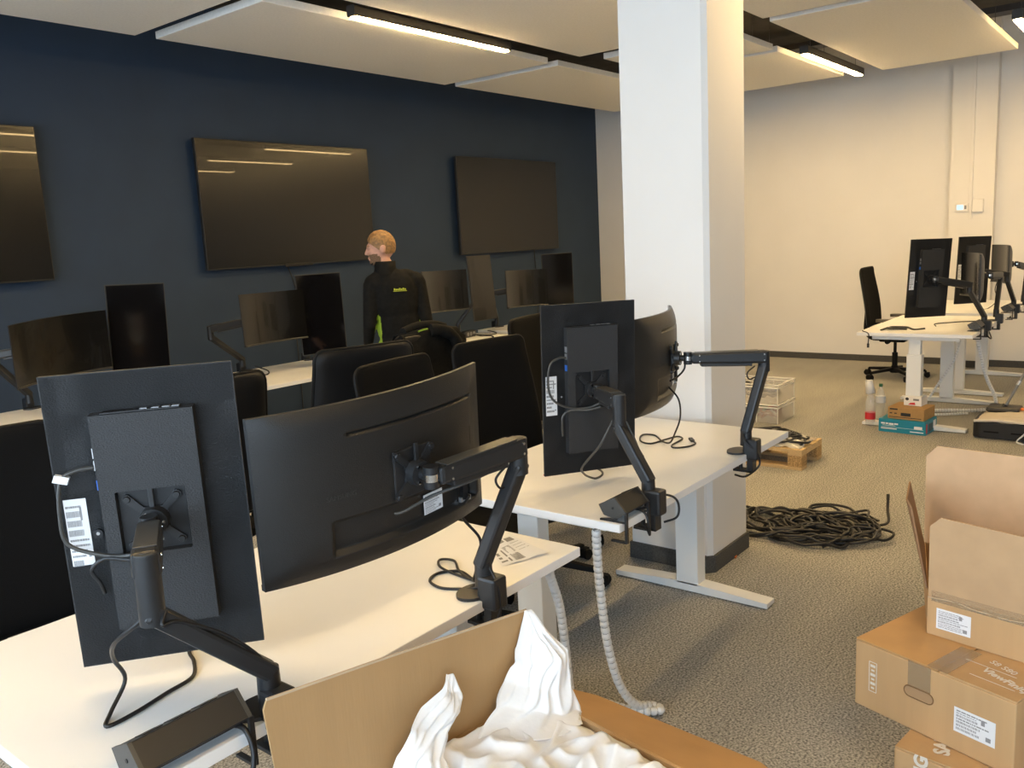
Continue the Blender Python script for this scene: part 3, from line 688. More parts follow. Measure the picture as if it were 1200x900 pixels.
# portrait monitor before the column
cable([on(M3, -.098, -.018, .12), on(M3, -.125, -.022, .122), on(M3, -.16, -.024, .10), on(M3, -.168, -.022, .03), on(M3, -.15, -.024, -.025), on(M3, -.09, -.03, -.058), on(M3, -.03, -.045, -.06), on(M3, .01, -.06, -.045)],
      'grey signal cable curving over the back of the portrait monitor left of the column', .0042, m_armgrey)
cable([on(M3, -.112, -.012, -.16), on(M3, -.118, -.022, -.12), on(M3, -.115, -.024, -.085), on(M3, -.09, -.032, -.066), on(M3, -.03, -.05, -.066), on(M3, .01, -.07, -.055)], 'grey mains lead on the back of the portrait monitor left of the column', .0042, m_armgrey)
cable([(2.345, 1.455, 1.07), (2.35, 1.48, 1.03), (2.33, 1.51, .965), (2.36, 1.58, .90), (2.38, 1.62, .86), (2.42, 1.64, .83), (2.48, 1.66, .80), (2.53, 1.66, z0), (2.59, 1.67, z0), (2.64, 1.72, z0), (2.66, 1.80, z0)], 'black cable drooping from the arm elbow below the portrait monitor by the column', .004, m_armgrey)
cable([(2.355, 1.42, 1.05), (2.365, 1.40, 1.0), (2.37, 1.385, .96), (2.355, 1.36, .94)], 'short cable loop at the arm elbow of the portrait monitor by the column', .0035, m_armgrey)
cable([(2.25, 1.345, .80), (2.25, 1.30, .79), (2.25, 1.285, .75), (2.262, 1.29, .715), (2.278, 1.31, .73), (2.28, 1.33, .74)], 'black cable loop hanging below the power box on the corner of the column desk', .004)
cable([(2.42, 1.345, .80), (2.44, 1.30, .79), (2.45, 1.285, .76), (2.445, 1.29, .72), (2.43, 1.33, .70)], 'black cable hanging under the clamp of the arm left of the column', .004)
# edge-on curved monitor
cable([on(M4, .03, -.045, -.02), on(M4, .03, -.04, -.05), on(M4, .0, -.02, -.075), on(M4, -.04, .0, -.085)], 'two-strand black cable behind the edge-on curved monitor', .004)
cable([on(M4, .02, .02, -.12), (2.99, 1.56, 1.0), (3.02, 1.57, .92), (3.03, 1.60, .85), (3.06, 1.64, .80), (3.14, 1.72, z0), (3.22, 1.80, z0), (3.20, 1.85, z0), (3.10, 1.80, z0), (3.08, 1.74, z0), (3.17, 1.72, z0), (3.24, 1.70, z0), (3.21, 1.66, z0), (3.10, 1.65, z0), (3.06, 1.62, z0), (3.10, 1.58, z0), (3.16, 1.575, z0), (3.185, 1.60, z0+.004)], 'black cable snaking over the desk below the edge-on curved monitor', .0036, plug=True)
cable([(3.17, 1.32, 1.12), (3.145, 1.34, 1.095), (3.15, 1.335, 1.07), (3.18, 1.32, 1.075)], 'small cable loop under the elbow of the arm before the column', .003)
cable([(3.10, 1.34, .86), (3.09, 1.325, .83), (3.11, 1.29, .79), (3.125, 1.282, .74), (3.10, 1.30, .71), (3.04, 1.31, .705), (3.0, 1.33, .72)], 'black cable running down the clamp of the arm before the column', .004)
# far desks and wall desks
cable([(7.25, 1.95, z0), (7.32, 1.92, z0+.01), (7.42, 1.93, z0), (7.38, 1.80, z0), (7.28, 1.78, z0+.01), (7.26, 1.88, z0+.012), (7.38, 1.90, z0+.012), (7.44, 1.80, z0+.006), (7.34, 1.72, z0), (7.42, 1.66, z0)], 'black cable bundled on the corner of the first far desk', .008)
cable([(7.2, 2.08, z0), (7.12, 2.05, ZD+.008), (7.088, 2.0, ZD-.01), (7.085, 2.0, ZD-.09)], 'black lead dangling over the edge of the first far desk', .004, plug=True)
cable([(7.62, 1.62, z0), (7.78, 1.66, z0), (7.88, 1.58, z0), (7.98, 1.5, z0), (8.05, 1.36, z0)], 'thin black cable across the first far desk under its curved monitor', .004, plug=True)
cable([(9.35, 1.45, 1.05), (9.32, 1.47, .95), (9.34, 1.45, .85), (9.2, 1.5, z0), (9.05, 1.55, z0)], 'thin black cable falling behind the second far curved monitor', .004)
cable([(7.56, 1.25, .74), (7.58, 1.22, .70), (7.66, 1.22, .69), (7.74, 1.25, .73)], 'black cable loop under the power box of the first far desk', .006)
cable([(6.02, 5.28, z0+.02), (6.06, 5.2, z0), (6.10, 5.12, z0), (6.05, 5.06, z0)], 'short black cable end on the wall desk beside the socket block', .005, plug=True)
cable([(6.06, 5.27, z0+.01), (6.16, 5.18, z0), (6.28, 5.2, z0), (6.40, 5.35, z0), (6.45, 5.45, z0)], 'black cable running along the wall desk right of the socket block', .005)
cable([(3.62, 5.32, z0), (3.68, 5.24, z0), (3.72, 5.28, z0+.02), (3.70, 5.40, z0+.05)], 'black cable on the wall desk left of the man', .005)
# ribbed white cable spines from the desks to the floor
def spine(pts, label, r=.0155, grp='white ribbed cable spines'):
    P = spline(pts, 60); L = [0]
    for i in range(1, len(P)): L.append(L[-1]+(P[i]-P[i-1]).length)
    n = int(L[-1]/.0045); Q = []; j = 0
    for i in range(n+1):
        s = L[-1]*i/n
        while j < len(L)-2 and L[j+1] < s: j += 1
        f = (s-L[j])/max(1e-6, L[j+1]-L[j]); Q.append(P[j].lerp(P[j+1], f))
    t = thing('cable_spine', label, 'cable spine', pts[-1], 0, grp)
    MB().tube(Q, r, 10, rf=lambda i: r*(.62, .97, 1, 1, .97)[i % 5]).build('ribbed_sleeve', m_spine, t, off=pts[-1])
    MB().tube(Q[::4], r*.7, 8).build('inner_cables', m_grey, t, off=pts[-1])
spine([(2.17, 1.43, .735), (2.185, 1.44, .66), (2.21, 1.45, .518), (2.235, 1.445, .32), (2.275, 1.43, .16), (2.34, 1.41, .06), (2.42, 1.38, .022), (2.41, 1.35, .02), (2.36, 1.42, .02), (2.345, 1.54, .02), (2.33, 1.65, .02), (2.28, 1.78, .02), (2.2, 1.9, .02)], 'long ribbed white cable spine looping on the floor before the column desk')
spine([(1.86, 1.40, .73), (1.93, 1.45, .70), (2.01, 1.50, .615), (2.075, 1.52, .50), (2.11, 1.53, .36), (2.14, 1.54, .20), (2.17, 1.55, .07), (2.19, 1.555, .018)], 'straight ribbed white cable spine hanging beside the nearest desk leg')
spine([(7.78, 1.35, .73), (7.80, 1.33, .6), (7.86, 1.28, .35), (7.96, 1.22, .15), (8.02, 1.24, .05), (7.98, 1.38, .025), (7.9, 1.6, .022), (7.8, 1.75, .022)], 'ribbed white cable spine under the first far desk', grp='white ribbed cable spines far')
spine([(7.76, 1.45, .73), (7.78, 1.5, .5), (7.74, 1.6, .3), (7.66, 1.7, .12), (7.6, 1.8, .03), (7.7, 1.62, .022), (7.85, 1.4, .022)], 'thin ribbed white spine slanting under the first far desk', .011, grp='white ribbed cable spines far')
# paper sheet on the closest desk
ps = [V((1.790, 1.568, 0)), V((1.900, 1.562, 0)), V((1.832, 1.372, 0)), V((1.690, 1.425, 0))]
def pp(u, v, dz=0):
    p = (ps[0]*(1-u)+ps[1]*u)*(1-v)+(ps[3]*(1-u)+ps[2]*u)*v
    return (p.x, p.y, ZD+.0012+dz+.006*(u*v)**2+.0018*math.sin(u*7+v*3)**2)
pa = thing('paper_sheet', 'printed white instruction sheet on the corner of the near desk', 'paper', (1.80, 1.48, ZD))
MB().grid(14, 14, lambda u, v: pp(u, v)).build('sheet', m_label, pa, off=(1.80, 1.48, ZD))
pr_ = MB()
for (u0, u1, v0, v1) in [(.08, .3, .04, .2), (.36, .58, .05, .16), (.64, .9, .05, .2), (.06, .14, .34, .42), (.06, .14, .48, .6), (.06, .14, .66, .74), (.06, .2, .82, .88), (.24, .28, .4, .7), (.24, .28, .76, .92)]+[(.34, .56, .32+.035*k, .34+.035*k) for k in range(8)]+[(.34, .56, .66+.035*k, .68+.035*k) for k in range(8)]+[(.64, .92, .28+.1*k, .29+.1*k) for k in range(4)]:
    pr_.add([pp(u0, v0, .0004), pp(u1, v0, .0004), pp(u1, v1, .0004), pp(u0, v1, .0004)], [(0, 1, 2, 3)])
pr_.build('print', m_grey, pa, off=(1.80, 1.48, ZD))
tag(MB().box(2.475, 2.505, 1.84, 1.86, ZD+.0005, ZD+.006).build('red_sticker', mat('pink_red_sticker', (.75, .08, .12), .5), bevel=.002), 'tiny red sticker on the desk below the portrait monitor by the column', 'sticker')
tag(MB().ell((.955, 1.50, ZD+.004), (.012, .007, .004)).build('foam_crumb', m_foam), 'tiny white foam crumb on the near desk', 'crumb')
tag(MB().prism([(0, 0), (.03, .006), (.034, .016), (.012, .02)], (3.89, 1.725, .0005), (1, 0, 0), (0, 1, 0), (0, 0, .008)).build('orange_scrap', m_orange), 'small orange scrap on the carpet at the column foot', 'scrap')
from mathutils import noise as mnoise
# ------------------------------------------------------------------ open carton beside the near desk
A, B, UP = V((.987, -.16, 0)), V((-.16, -.987, 0)), V((0, 0, 1))
BL = V((.80, 1.217, 0)); CWd, CDp, RIM = .622, .50, .63
t = thing('open_carton', 'open brown monitor carton in front of the near desk, flaps up', 'carton', BL)
def slab(o, p, q, th, name, m, parent, off, bevel=.0008):
    o, p, q = V(o), V(p), V(q); n = p.cross(q).normalized()
    return MB().obox(o+p/2+q/2, p/2, q/2, n*th/2).build(name, m, parent, off=off, bevel=bevel)
def polyslab(pts, th, name, m, parent, off):
    pts = [V(p) for p in pts]; n = (pts[1]-pts[0]).cross(pts[2]-pts[0]).normalized()*th
    k = len(pts); b = MB(); vs = [p-n/2 for p in pts]+[p+n/2 for p in pts]
    b.add(vs, [tuple(range(k-1, -1, -1)), tuple(range(k, 2*k))]+[(i, (i+1) % k, k+(i+1) % k, k+i) for i in range(k)])
    return b.build(name, m, parent, off=off)
BR = BL+A*CWd
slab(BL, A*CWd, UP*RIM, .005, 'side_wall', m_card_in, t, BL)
slab(BL+B*CDp, A*CWd, UP*RIM, .005, 'side_wall', m_card, t, BL)
slab(BL, B*CDp, UP*RIM, .005, 'side_wall', m_card, t, BL)
slab(BR, B*CDp, UP*RIM, .005, 'side_wall', m_card, t, BL)
slab(BL+UP*.003, A*CWd, B*CDp, .005, 'carton_bottom', m_card, t, BL)
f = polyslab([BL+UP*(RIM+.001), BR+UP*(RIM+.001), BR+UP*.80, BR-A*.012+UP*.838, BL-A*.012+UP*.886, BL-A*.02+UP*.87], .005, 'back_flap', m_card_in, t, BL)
e1 = MB().tube([BL-A*.012+UP*.8865, BL+A*.2+UP*.8715, BL+A*.4+UP*.855, BR-A*.012+UP*.8385], .0032, 6).build('torn_edge', m_cedge, f, off=BL)
polyslab([BR+UP*(RIM+.001)+A*.001, V((1.545, 1.12, .58)), V((1.585, 1.06, .56)), V((1.570, .645, .545)), V((1.50, .55, .565)), BR+B*.53+UP*RIM+A*.001], .005, 'side_flap', m_card_or, t, BL)
polyslab([BL+B*CDp+UP*(RIM+.001), BR+B*CDp+UP*(RIM+.001), BR+B*(CDp+.10)+UP*.43, BL+B*(CDp+.10)+UP*.43], .005, 'front_flap', m_card, t, BL)
polyslab([BL+UP*(RIM-.004), BL+B*CDp+UP*(RIM-.004), BL+B*CDp-A*.06+UP*.44, BL-A*.06+UP*.44], .005, 'side_flap', m_card, t, BL)
fo = BL+A*.012+B*.012+UP*.33
tag(MB().obox(fo+A*(CWd/2-.012)+B*(CDp/2-.012)+UP*.14, A*(CWd/2-.016), B*(CDp/2-.016), UP*.14).build('foam_block', m_foam, bevel=.012), 'white foam packing block inside the open carton', 'packing foam')
# crumpled packing foil heaped over the foam
def foil(u, v):
    x = .14+.475*u; y = .012+.47*v
    p = BL+A*x+B*y
    w1 = mnoise.noise(V((x*8, y*14, 1.3))); w2 = mnoise.noise(V((x*20, y*28, 4.1))); w3 = 1-abs(mnoise.noise(V((x*6+y*6, y*11-x*4, 8.2))))*2.2; w4 = 1-abs(mnoise.noise(V((x*13-y*9, y*17+x*8, 3.2))))*2.4
    edge = min(1, u*7, (1-u)*9+.2, v*12+.35, (1-v)*8+.2)
    z = .628+(.012*w1+.005*w2+.022*max(0, w3)+.012*max(0, w4))*edge-.012*(1-edge)
    p += A*(.010*w2)+B*(.012*w1)
    return (p.x, p.y, z)
tag(MB().grid(130, 100, foil).build('packing_foil', m_film, solid=.001), 'crumpled white packing foil heaped in the open carton', 'packing foil')
def sheet(rows, bulge, seed):
    """rows of ((s, off, z) left, (s, off, z) right); s along the flap, off towards the camera"""
    def fn(u, v):
        k = v*(len(rows)-1); i = min(int(k), len(rows)-2); f = k-i; f = f*f*(3-2*f)*.5+f*.5
        L_ = V(rows[i][0]).lerp(V(rows[i+1][0]), f); R_ = V(rows[i][1]).lerp(V(rows[i+1][1]), f)
        q = L_.lerp(R_, u); n1 = mnoise.noise(V((u*2.5+seed, v*3, seed))); n2 = 1-abs(mnoise.noise(V((u*5+v*2, v*3-u, seed*2))))*2
        off = q.y+bulge*math.sin(math.pi*u)*min(1, v*2.5)+(.016*n1+.014*max(0, n2))*min(1, v*4)
        p = BL+A*(q.x+.006*n1)+B*off
        return (p.x, p.y, q.z+.008*n1*min(1, v*3))
    return MB().grid(44, 60, fn)
sh = sheet([((.600, .006, .842), (.614, .010, .842)), ((.566, .018, .775), (.606, .060, .815)), ((.537, .02, .743), (.636, .085, .765)), ((.512, .022, .716), (.640, .095, .685)), ((.47, .03, .685), (.645, .11, .625)), ((.40, .06, .650), (.60, .16, .632))], .035, 3.1)
tag(sh.build('foil_bag', m_film, solid=.001), 'white foil bag end draped over the corner of the carton flap', 'packing foil')
sh = sheet([((.356, .03, .797), (.373, .032, .792)), ((.335, .032, .775), (.378, .034, .752)), ((.29, .036, .757), (.374, .04, .722)), ((.245, .042, .735), (.33, .055, .70)), ((.205, .05, .70), (.30, .08, .668)), ((.185, .055, .655), (.30, .10, .640))], .022, 7.7)
tag(sh.build('foil_fold', m_film, solid=.001), 'pointed white foil fold standing up against the carton flap', 'packing foil')

# ------------------------------------------------------------------ stacked cartons
def ang(d): return V((math.cos(R(d)), math.sin(R(d)), 0))
def closed_carton(label, corner, a1, L1, L2, z0_, h, m=m_card, lidm=m_card_or, split=.55):
    """corner: visible front-left corner; front edge runs along a1, depth along a1+90"""
    e1, e2 = ang(a1), ang(a1+90); c = V((*corner, z0_))
    t = thing('monitor_carton', label, 'carton', c, 0, 'stacked monitor cartons')
    MB().obox(c+e1*L1/2+e2*L2/2+UP*(h-.006)/2, e1*L1/2, e2*L2/2, UP*(h-.006)/2).build('carton_body', m, t, off=c, bevel=.004)
    g = .003
    MB().obox(c+e1*(L1*split-g)/2+e2*L2/2+UP*(h-.002), e1*((L1*split-g)/2-.001), e2*(L2/2-.002), UP*.0025).build('lid_flap', lidm, t, off=c, bevel=.001)
    MB().obox(c+e1*(L1*(1+split)+g)/2+e2*L2/2+UP*(h-.0028), e1*((L1*(1-split)-g)/2-.001), e2*(L2/2-.002), UP*.0025).build('lid_flap', m, t, off=c, bevel=.001)
    return t, c, e1, e2
t, c, e1, e2 = closed_carton('brown carton lying at the bottom of the stack, mostly cut off', (2.344, .571), -98, .52, .66, 0, .197, m_card, m_card, .97)
text('lettering', 'SAMSUNG', .055, m_wprint, t, fr(e1*.075+e2*.16+UP*.2002, e2*.93+e1*-.3, -e1*.93-e2*.3), align='CENTER', bold=.002)
text('lettering', 'SAMSUNG', .05, m_wprint, t, fr(e1*.075-e2*.0012+UP*.085, UP, -e1), align='CENTER', bold=.002)
MB().obox(e1*.19-e2*.0008+UP*.13, e1*.02, e2*.0004, UP*.03).build('printed_mark', m_wprint, t)
t, c, e1, e2 = closed_carton('brown carton with an oval hand hole and white label, middle of the stack', (2.508, .728), -108.4, .47, .70, .200, .214)
sticker(t, fr(e1*.365-e2*.0006+UP*.095, e1, UP, -e2), .112, .072, 5)
# hand hole
hh = MB().prism(rrect(.085, .03, .0149, 8), e1*.205-e2*.0005+UP*.118, e1, UP, -e2*.001).build('hand_hole', mat('cardboard_shadow_fold', (.40, .25, .13), .85), t)
st = MB(); ring = [e1*(.205+x)+UP*(.118+y)-e2*.0018 for x, y in rrect(.088, .033, .0164, 8)]; st.tube(ring+[ring[0]], .0016, 5).build('hole_rim', mat('cardboard_cut', (.22, .12, .05), .9), hh)
MB().obox(e1*.205-e2*.0004+UP*.165, e1*.034, e2*.0004, UP*.045).build('tape_strip', m_tape, t)
MB().obox(e1*.255+e2*.09+UP*.2155, e1*.03, e2*.09, UP*.0004).build('tape_strip', m_tape, t)
sy = MB()
sy.obox(e1*.048-e2*.0008+UP*.11, e1*.0008, e2*.0004, UP*.047); sy.obox(e1*.072-e2*.0008+UP*.11, e1*.0008, e2*.0004, UP*.047); sy.obox(e1*.06-e2*.0008+UP*.157, e1*.012, e2*.0004, UP*.0008); sy.obox(e1*.06-e2*.0008+UP*.063, e1*.012, e2*.0004, UP*.0008)
for k in range(6): sy.obox(e1*.06-e2*.0008+UP*(.075+k*.014), e1*(.005+.003*(k % 2)), e2*.0004, UP*(.004 if k % 2 else .0025))
sy.build('handling_symbols', m_wprint, t)
text('lettering', 'ViewFinity', .034, m_wprint, t, fr(e1*.40+e2*.085+UP*.2148, e1*.97-e2*.25, e2*.97+e1*.25), bold=.001)
text('lettering', 'S8 S80', .03, m_wprint, t, fr(e1*.36+e2*.15+UP*.2148, e1*.97-e2*.25, e2*.97+e1*.25))
bb = MB(); bb.obox(e1*.38+e2*.05+UP*.2150, e1*.06, e2*.001, UP*.0003); bb.obox(e1*.34+e2*.12+UP*.2150, e1*.07, e2*.001, UP*.0003); bb.build('printed_line', m_wprint, t)
# open carton on top (its walls have racked out of square)
c = V((2.648, .559, .4155)); e1, e2 = ang(-101.3), ang(-11.3); es = ang(14); L1, L2, hw = .50, .48, .118
t = thing('open_top_carton', 'open brown carton with upright flaps, on top of the stack', 'carton', c, 0, 'stacked monitor cartons')
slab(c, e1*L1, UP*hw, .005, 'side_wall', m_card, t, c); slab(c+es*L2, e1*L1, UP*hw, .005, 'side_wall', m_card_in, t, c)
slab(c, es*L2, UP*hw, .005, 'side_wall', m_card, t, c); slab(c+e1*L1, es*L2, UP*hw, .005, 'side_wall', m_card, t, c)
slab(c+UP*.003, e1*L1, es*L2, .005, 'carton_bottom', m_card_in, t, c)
polyslab([c+UP*(hw+.001), c+e1*L1+UP*(hw+.001), c+e1*L1+UP*(hw+.245)-e2*.012, c+e1*.035+UP*(hw+.257)-e2*.012, c+e1*.003+UP*(hw+.225)-e2*.011], .005, 'front_flap', mat('cardboard_tan', (.52, .34, .185), .85, noise=.04, scale=14), t, c)
h2 = c+es*L2+UP*(hw+.001)
polyslab([h2-e1*.002, h2+e1*L1, h2+e1*L1+UP*.355+es*.03, h2+e1*.035+UP*.345+es*.03, h2-e1*.002+UP*.305+es*.027], .005, 'back_flap', mat('cardboard_pale', (.64, .42, .24), .85, noise=.04, scale=14), t, c)
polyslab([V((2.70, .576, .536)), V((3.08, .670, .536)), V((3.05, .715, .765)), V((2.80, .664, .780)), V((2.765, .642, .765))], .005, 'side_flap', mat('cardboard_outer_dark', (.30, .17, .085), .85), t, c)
h4 = c+e1*L1+UP*(hw+.001)
polyslab([h4+es*.02, h4+es*L2*.98, h4+es*L2*.95+e1*.12-UP*.16, h4+es*.05+e1*.12-UP*.16], .005, 'side_flap', m_card, t, c)
sticker(t, fr(c*0+e1*.075-e2*.0032+UP*.058, e1, UP, -e2), .098, .064, 6)
MB().obox(e1*.25-e2*.0032+UP*(hw+.02), e1*.24, e2*.0004, UP*.03).build('tape_strip', m_tape, t)
cr_ = [e1*x-e2*(.0045+.003*math.sin(x*60))+UP*(hw+.004*math.sin(x*25)) for x in [i*.5/24 for i in range(25)]]
MB().tube(cr_, .0016, 5).build('torn_crease', m_cedge, t)

# ------------------------------------------------------------------ pallet with cables, crates
t = thing('wooden_pallet', 'small wooden pallet behind the column, carrying bagged cables', 'pallet', (5.6, 2.0, 0))
PWX, PWY = .40, .80
for k in range(4): MB().box(k*(PWX-.085)/3, k*(PWX-.085)/3+.085, 0, PWY, .122, .144).build('plank', m_wood, t, bevel=.002)
for y in (0, .35, .70): MB().box(0, PWX, y, y+.10, .10, .122).build('plank', m_wood, t, bevel=.002)
for x in (0, PWX-.10):
    for y in (0, .35, .70): MB().box(x, x+.10, y, y+.10, .022, .10).build('block', m_chip, t, bevel=.003)
    MB().box(x, x+.10, 0, PWY, 0, .022).build('plank', m_wood, t, bevel=.002)
def coil_pts(c, rx, ry, turns, z0_, dz, seed, wob=.15, n=14):
    rnd = random.Random(seed); out = []; ph = rnd.uniform(0, 6.28)
    for i in range(int(turns*n)+1):
        a = ph+2*math.pi*i/n; k = 1+rnd.uniform(-wob, wob)
        out.append((c[0]+rx*k*math.cos(a), c[1]+ry*k*math.sin(a), z0_+dz*rnd.random()+.002*i/n))
    return out
for k in range(4):
    cable(coil_pts((5.78, 2.20+.04*k), .12+.02*(k % 2), .17, 2.3, .155+.012*k, .02, 50+k, .22), 'black cable in the coil on the wooden pallet', .008, name='coiled_cable', grp='cables on the pallet', n=6)
def bagf(u, v):
    x = 5.62+.36*u; y = 2.02+.42*v
    e = (1-abs(2*u-1)**3)*(1-abs(2*v-1)**3)
    return (x, y, .1465+.055*e+.02*e*mnoise.noise(V((u*9, v*9, 3)))+.035*max(0, mnoise.noise(V((u*5, v*6, 9))))*(1-e))
tag(MB().grid(30, 30, bagf).build('plastic_bag', m_bag, solid=.001), 'clear crinkled plastic bag around the cables on the pallet', 'plastic bag')
cable(coil_pts((5.8, 2.45), .10, .16, 1.6, .158, .015, 71, .3), 'pale bagged cable on the wooden pallet', .006, m_grey, name='coiled_cable', n=6)
def crate(z, label):
    x0, y0, X, Y, Hh = 6.88, 2.66, .40, .58, .168
    t = thing('storage_crate', label, 'crate', (x0, y0, z), 0, 'stacked clear plastic crates')
    th = .004
    MB().box(.015, X-.015, .015, Y-.015, 0, th).build('crate_bottom', m_crate, t)
    for bxx in ((.012, .016, .012, Y-.012), (X-.016, X-.012, .012, Y-.012), (.016, X-.016, .012, .016), (.016, X-.016, Y-.016, Y-.012)):
        MB().box(bxx[0], bxx[1], bxx[2], bxx[3], th, Hh-.03).build('crate_wall', m_crate, t)
    r = MB()
    for zz in (Hh-.035, Hh-.012):
        r.box(0, X, 0, .013, zz, zz+.012); r.box(0, X, Y-.013, Y, zz, zz+.012); r.box(0, .013, .013, Y-.013, zz, zz+.012); r.box(X-.013, X, .013, Y-.013, zz, zz+.012)
    r.build('rim', m_craterim, t, bevel=.001)
    for x in (.006, X-.012):
        for y in (.006, Y*.33, Y*.66, Y-.012): MB().box(x, x+.006, y, y+.006, 0, Hh-.03).build('rib', m_craterim, t)
crate(0, 'lower clear plastic crate on the floor behind the column'); crate(.172, 'upper clear plastic crate holding black cables behind the column')
for k in range(3):
    cable(coil_pts((7.06, 2.82+.13*k), .10, .09, 2.2, .20+.02*k, .05, 90+k, .2), 'black cable inside the upper plastic crate', .011, name='crated_cable', grp='cables in the upper crate', n=6)
for k in range(3):
    cable(coil_pts((7.06, 2.80+.13*k), .12, .08, 2.2, .03, .06, 96+k, .2), ['reddish', 'green', 'brown'][k]+' cable inside the lower plastic crate', .011, mat(['crate_red', 'crate_green', 'crate_brown'][k], [(.3, .08, .04), (.05, .14, .06), (.2, .11, .05)][k], .5), name='crated_cable', grp='cables in the lower crate', n=6)
# heap of black cables on the carpet
for k in range(9):
    rnd = random.Random(200+k)
    cx_, cy_ = (4.47+rnd.uniform(-.10, .12), 1.60+rnd.uniform(-.16, .22)) if k < 6 else (4.60+rnd.uniform(-.1, .15), 1.42+rnd.uniform(-.06, .10))
    cable(coil_pts((cx_, cy_), .15+.05*rnd.random(), .20+.06*rnd.random(), 1.8+rnd.random(), .009, .045, 300+k, .18), 'black cable in the tangled heap on the carpet beside the column', .0075, name='coiled_cable', grp='cables heaped on the carpet', n=6, plug=True)
for lb_, p in zip(('black cable end standing upright out of the floor heap', 'black plug lying in front of the cable heap', 'short black plug end at the far side of the heap'), ([(4.62, 1.40, .02), (4.60, 1.30, .04), (4.66, 1.24, .03), (4.74, 1.215, .03), (4.82, 1.24, .07), (4.86, 1.25, .12)], [(4.45, 1.45, .02), (4.44, 1.35, .012), (4.42, 1.28, .012), (4.47, 1.22, .012)], [(4.6, 1.5, .03), (4.72, 1.40, .03), (4.80, 1.36, .03), (4.78, 1.30, .02)])):
    cable(p, lb_, .008, name='cable_end', grp='plug ends of the floor heap', plug=True, n=6)

# ------------------------------------------------------------------ bottles and small cartons
def bottle(x, y, s, label, capm, wrap, zl, cup=False):
    t = thing('plastic_bottle', label, 'bottle', (x, y, 0))
    MB().lathe([(r*s, z*s) for r, z in [(.026, 0), (.036, .006), (.040, .02), (.038, .05), (.040, .08), (.040, .17), (.036, .205), (.024, .25), (.0135, .275), (.0135, .292)]], 20).build('bottle_body', m_pet, t)
    MB().lathe([(r*s, z*s) for r, z in [(.0405, zl), (.0405, zl+.055)]], 20).build('wrapper', wrap, t)
    if not cup: MB().lathe([(r*s, z*s) for r, z in [(.0155, .285), (.0155, .308), (.012, .31)]], 14).build('cap', capm, t)
    return t
bottle(7.18, 2.0, 1.0, 'clear plastic bottle with a red wrapper and a cup over its neck', m_green, m_red, .055, True)
bottle(7.42, 1.985, 1.0, 'clear plastic bottle with a green cap and pale wrapper', m_green, mat('pale_wrapper', (.75, .77, .8), .5, alpha=.7), .15)
cu2 = MB(); d = V((.05, .16, 1)).normalized(); cu2.lathe([(.0, .112), (.028, .112), (.029, .11), (.038, .0), (.036, .0), (.027, .108), (0, .108)], 20, V((7.18, 2.0, .265)), d)
tag(cu2.build('paper_cup', m_wcart), 'white cup stuck upside down over a bottle neck', 'cup')
def obox_carton(name, corner, a1, L1, L2, z, h, m, label):
    e1, e2 = ang(a1), ang(a1+90); c = V((*corner, z)); t = thing(name, label, 'carton', c)
    MB().obox(c+e1*L1/2+e2*L2/2+UP*h/2, e1*L1/2, e2*L2/2, UP*h/2).build('carton_body', m, t, off=c, bevel=.003)
    return t, e1, e2
t, e1, e2 = obox_carton('teal_carton', (7.0, 1.885), -94.5, .355, .27, 0, .105, m_teal, 'teal carton on the carpet below the brown one, beside the bottles')
p = MB(); F = -e2*.0008
for k, (x, z, wd, hh_) in enumerate([(.02, .07, .03, .012), (.055, .07, .02, .012), (.08, .068, .035, .014), (.12, .07, .03, .012), (.03, .055, .10, .003), (.02, .03, .12, .008), (.27, .055, .06, .022), (.24, .02, .1, .008), (.02, .042, .32, .002)]): p.obox(e1*(x+wd/2)+F+UP*z, e1*wd/2, e2*.0004, UP*hh_/2)
p.build('white_lettering', m_label, t)
q = MB(); q.obox(e1*.3558+e2*.025+UP*.05, e1*.0004, e2*.014, UP*.036); q.build('red_stripe', m_red, t)
q = MB(); q.obox(e1*.3558+e2*.12+UP*.05, e1*.0004, e2*.05, UP*.03); q.build('dark_print', m_teald, t)
q = MB(); q.obox(e1*.3558+e2*.21+UP*.06, e1*.0004, e2*.03, UP*.03); q.build('white_lettering', m_label, t)
t, e1, e2 = obox_carton('brown_small_carton', (7.03, 1.825), -96, .275, .24, .1055, .092, m_kraft, 'small brown carton with black print, on the teal carton')
p = MB()
for (x, z, wd, hh_) in [(.015, .078, .06, .012), (.10, .04, .075, .026), (.015, .045, .02, .008), (.05, .045, .02, .008), (.01, .016, .245, .005)]: p.obox(e1*(x+wd/2)-e2*.0008+UP*z, e1*wd/2, e2*.0004, UP*hh_/2)
p.build('black_print', m_print, t)
t, e1, e2 = obox_carton('white_small_carton', (7.14, 1.735), -97, .135, .13, .198, .075, m_wcart, 'small white carton with a red patch, on top of the brown carton')
p = MB().prism([(.026+.014*math.cos(k*.52), .052+.012*math.sin(k*.52)) for k in range(12)], -e2*.0004, e1, UP, -e2*.0006); p.build('camera_print', m_print, t)
p = MB().prism([(.035, .008), (.09, .008), (.085, .028), (.05, .022)], -e2*.0004, e1, UP, -e2*.0006); p.build('red_print', m_red, t)
p = MB().obox(e1*.095-e2*.0008+UP*.05, e1*.022, e2*.0004, UP*.008); p.build('grey_print', m_grey, t)

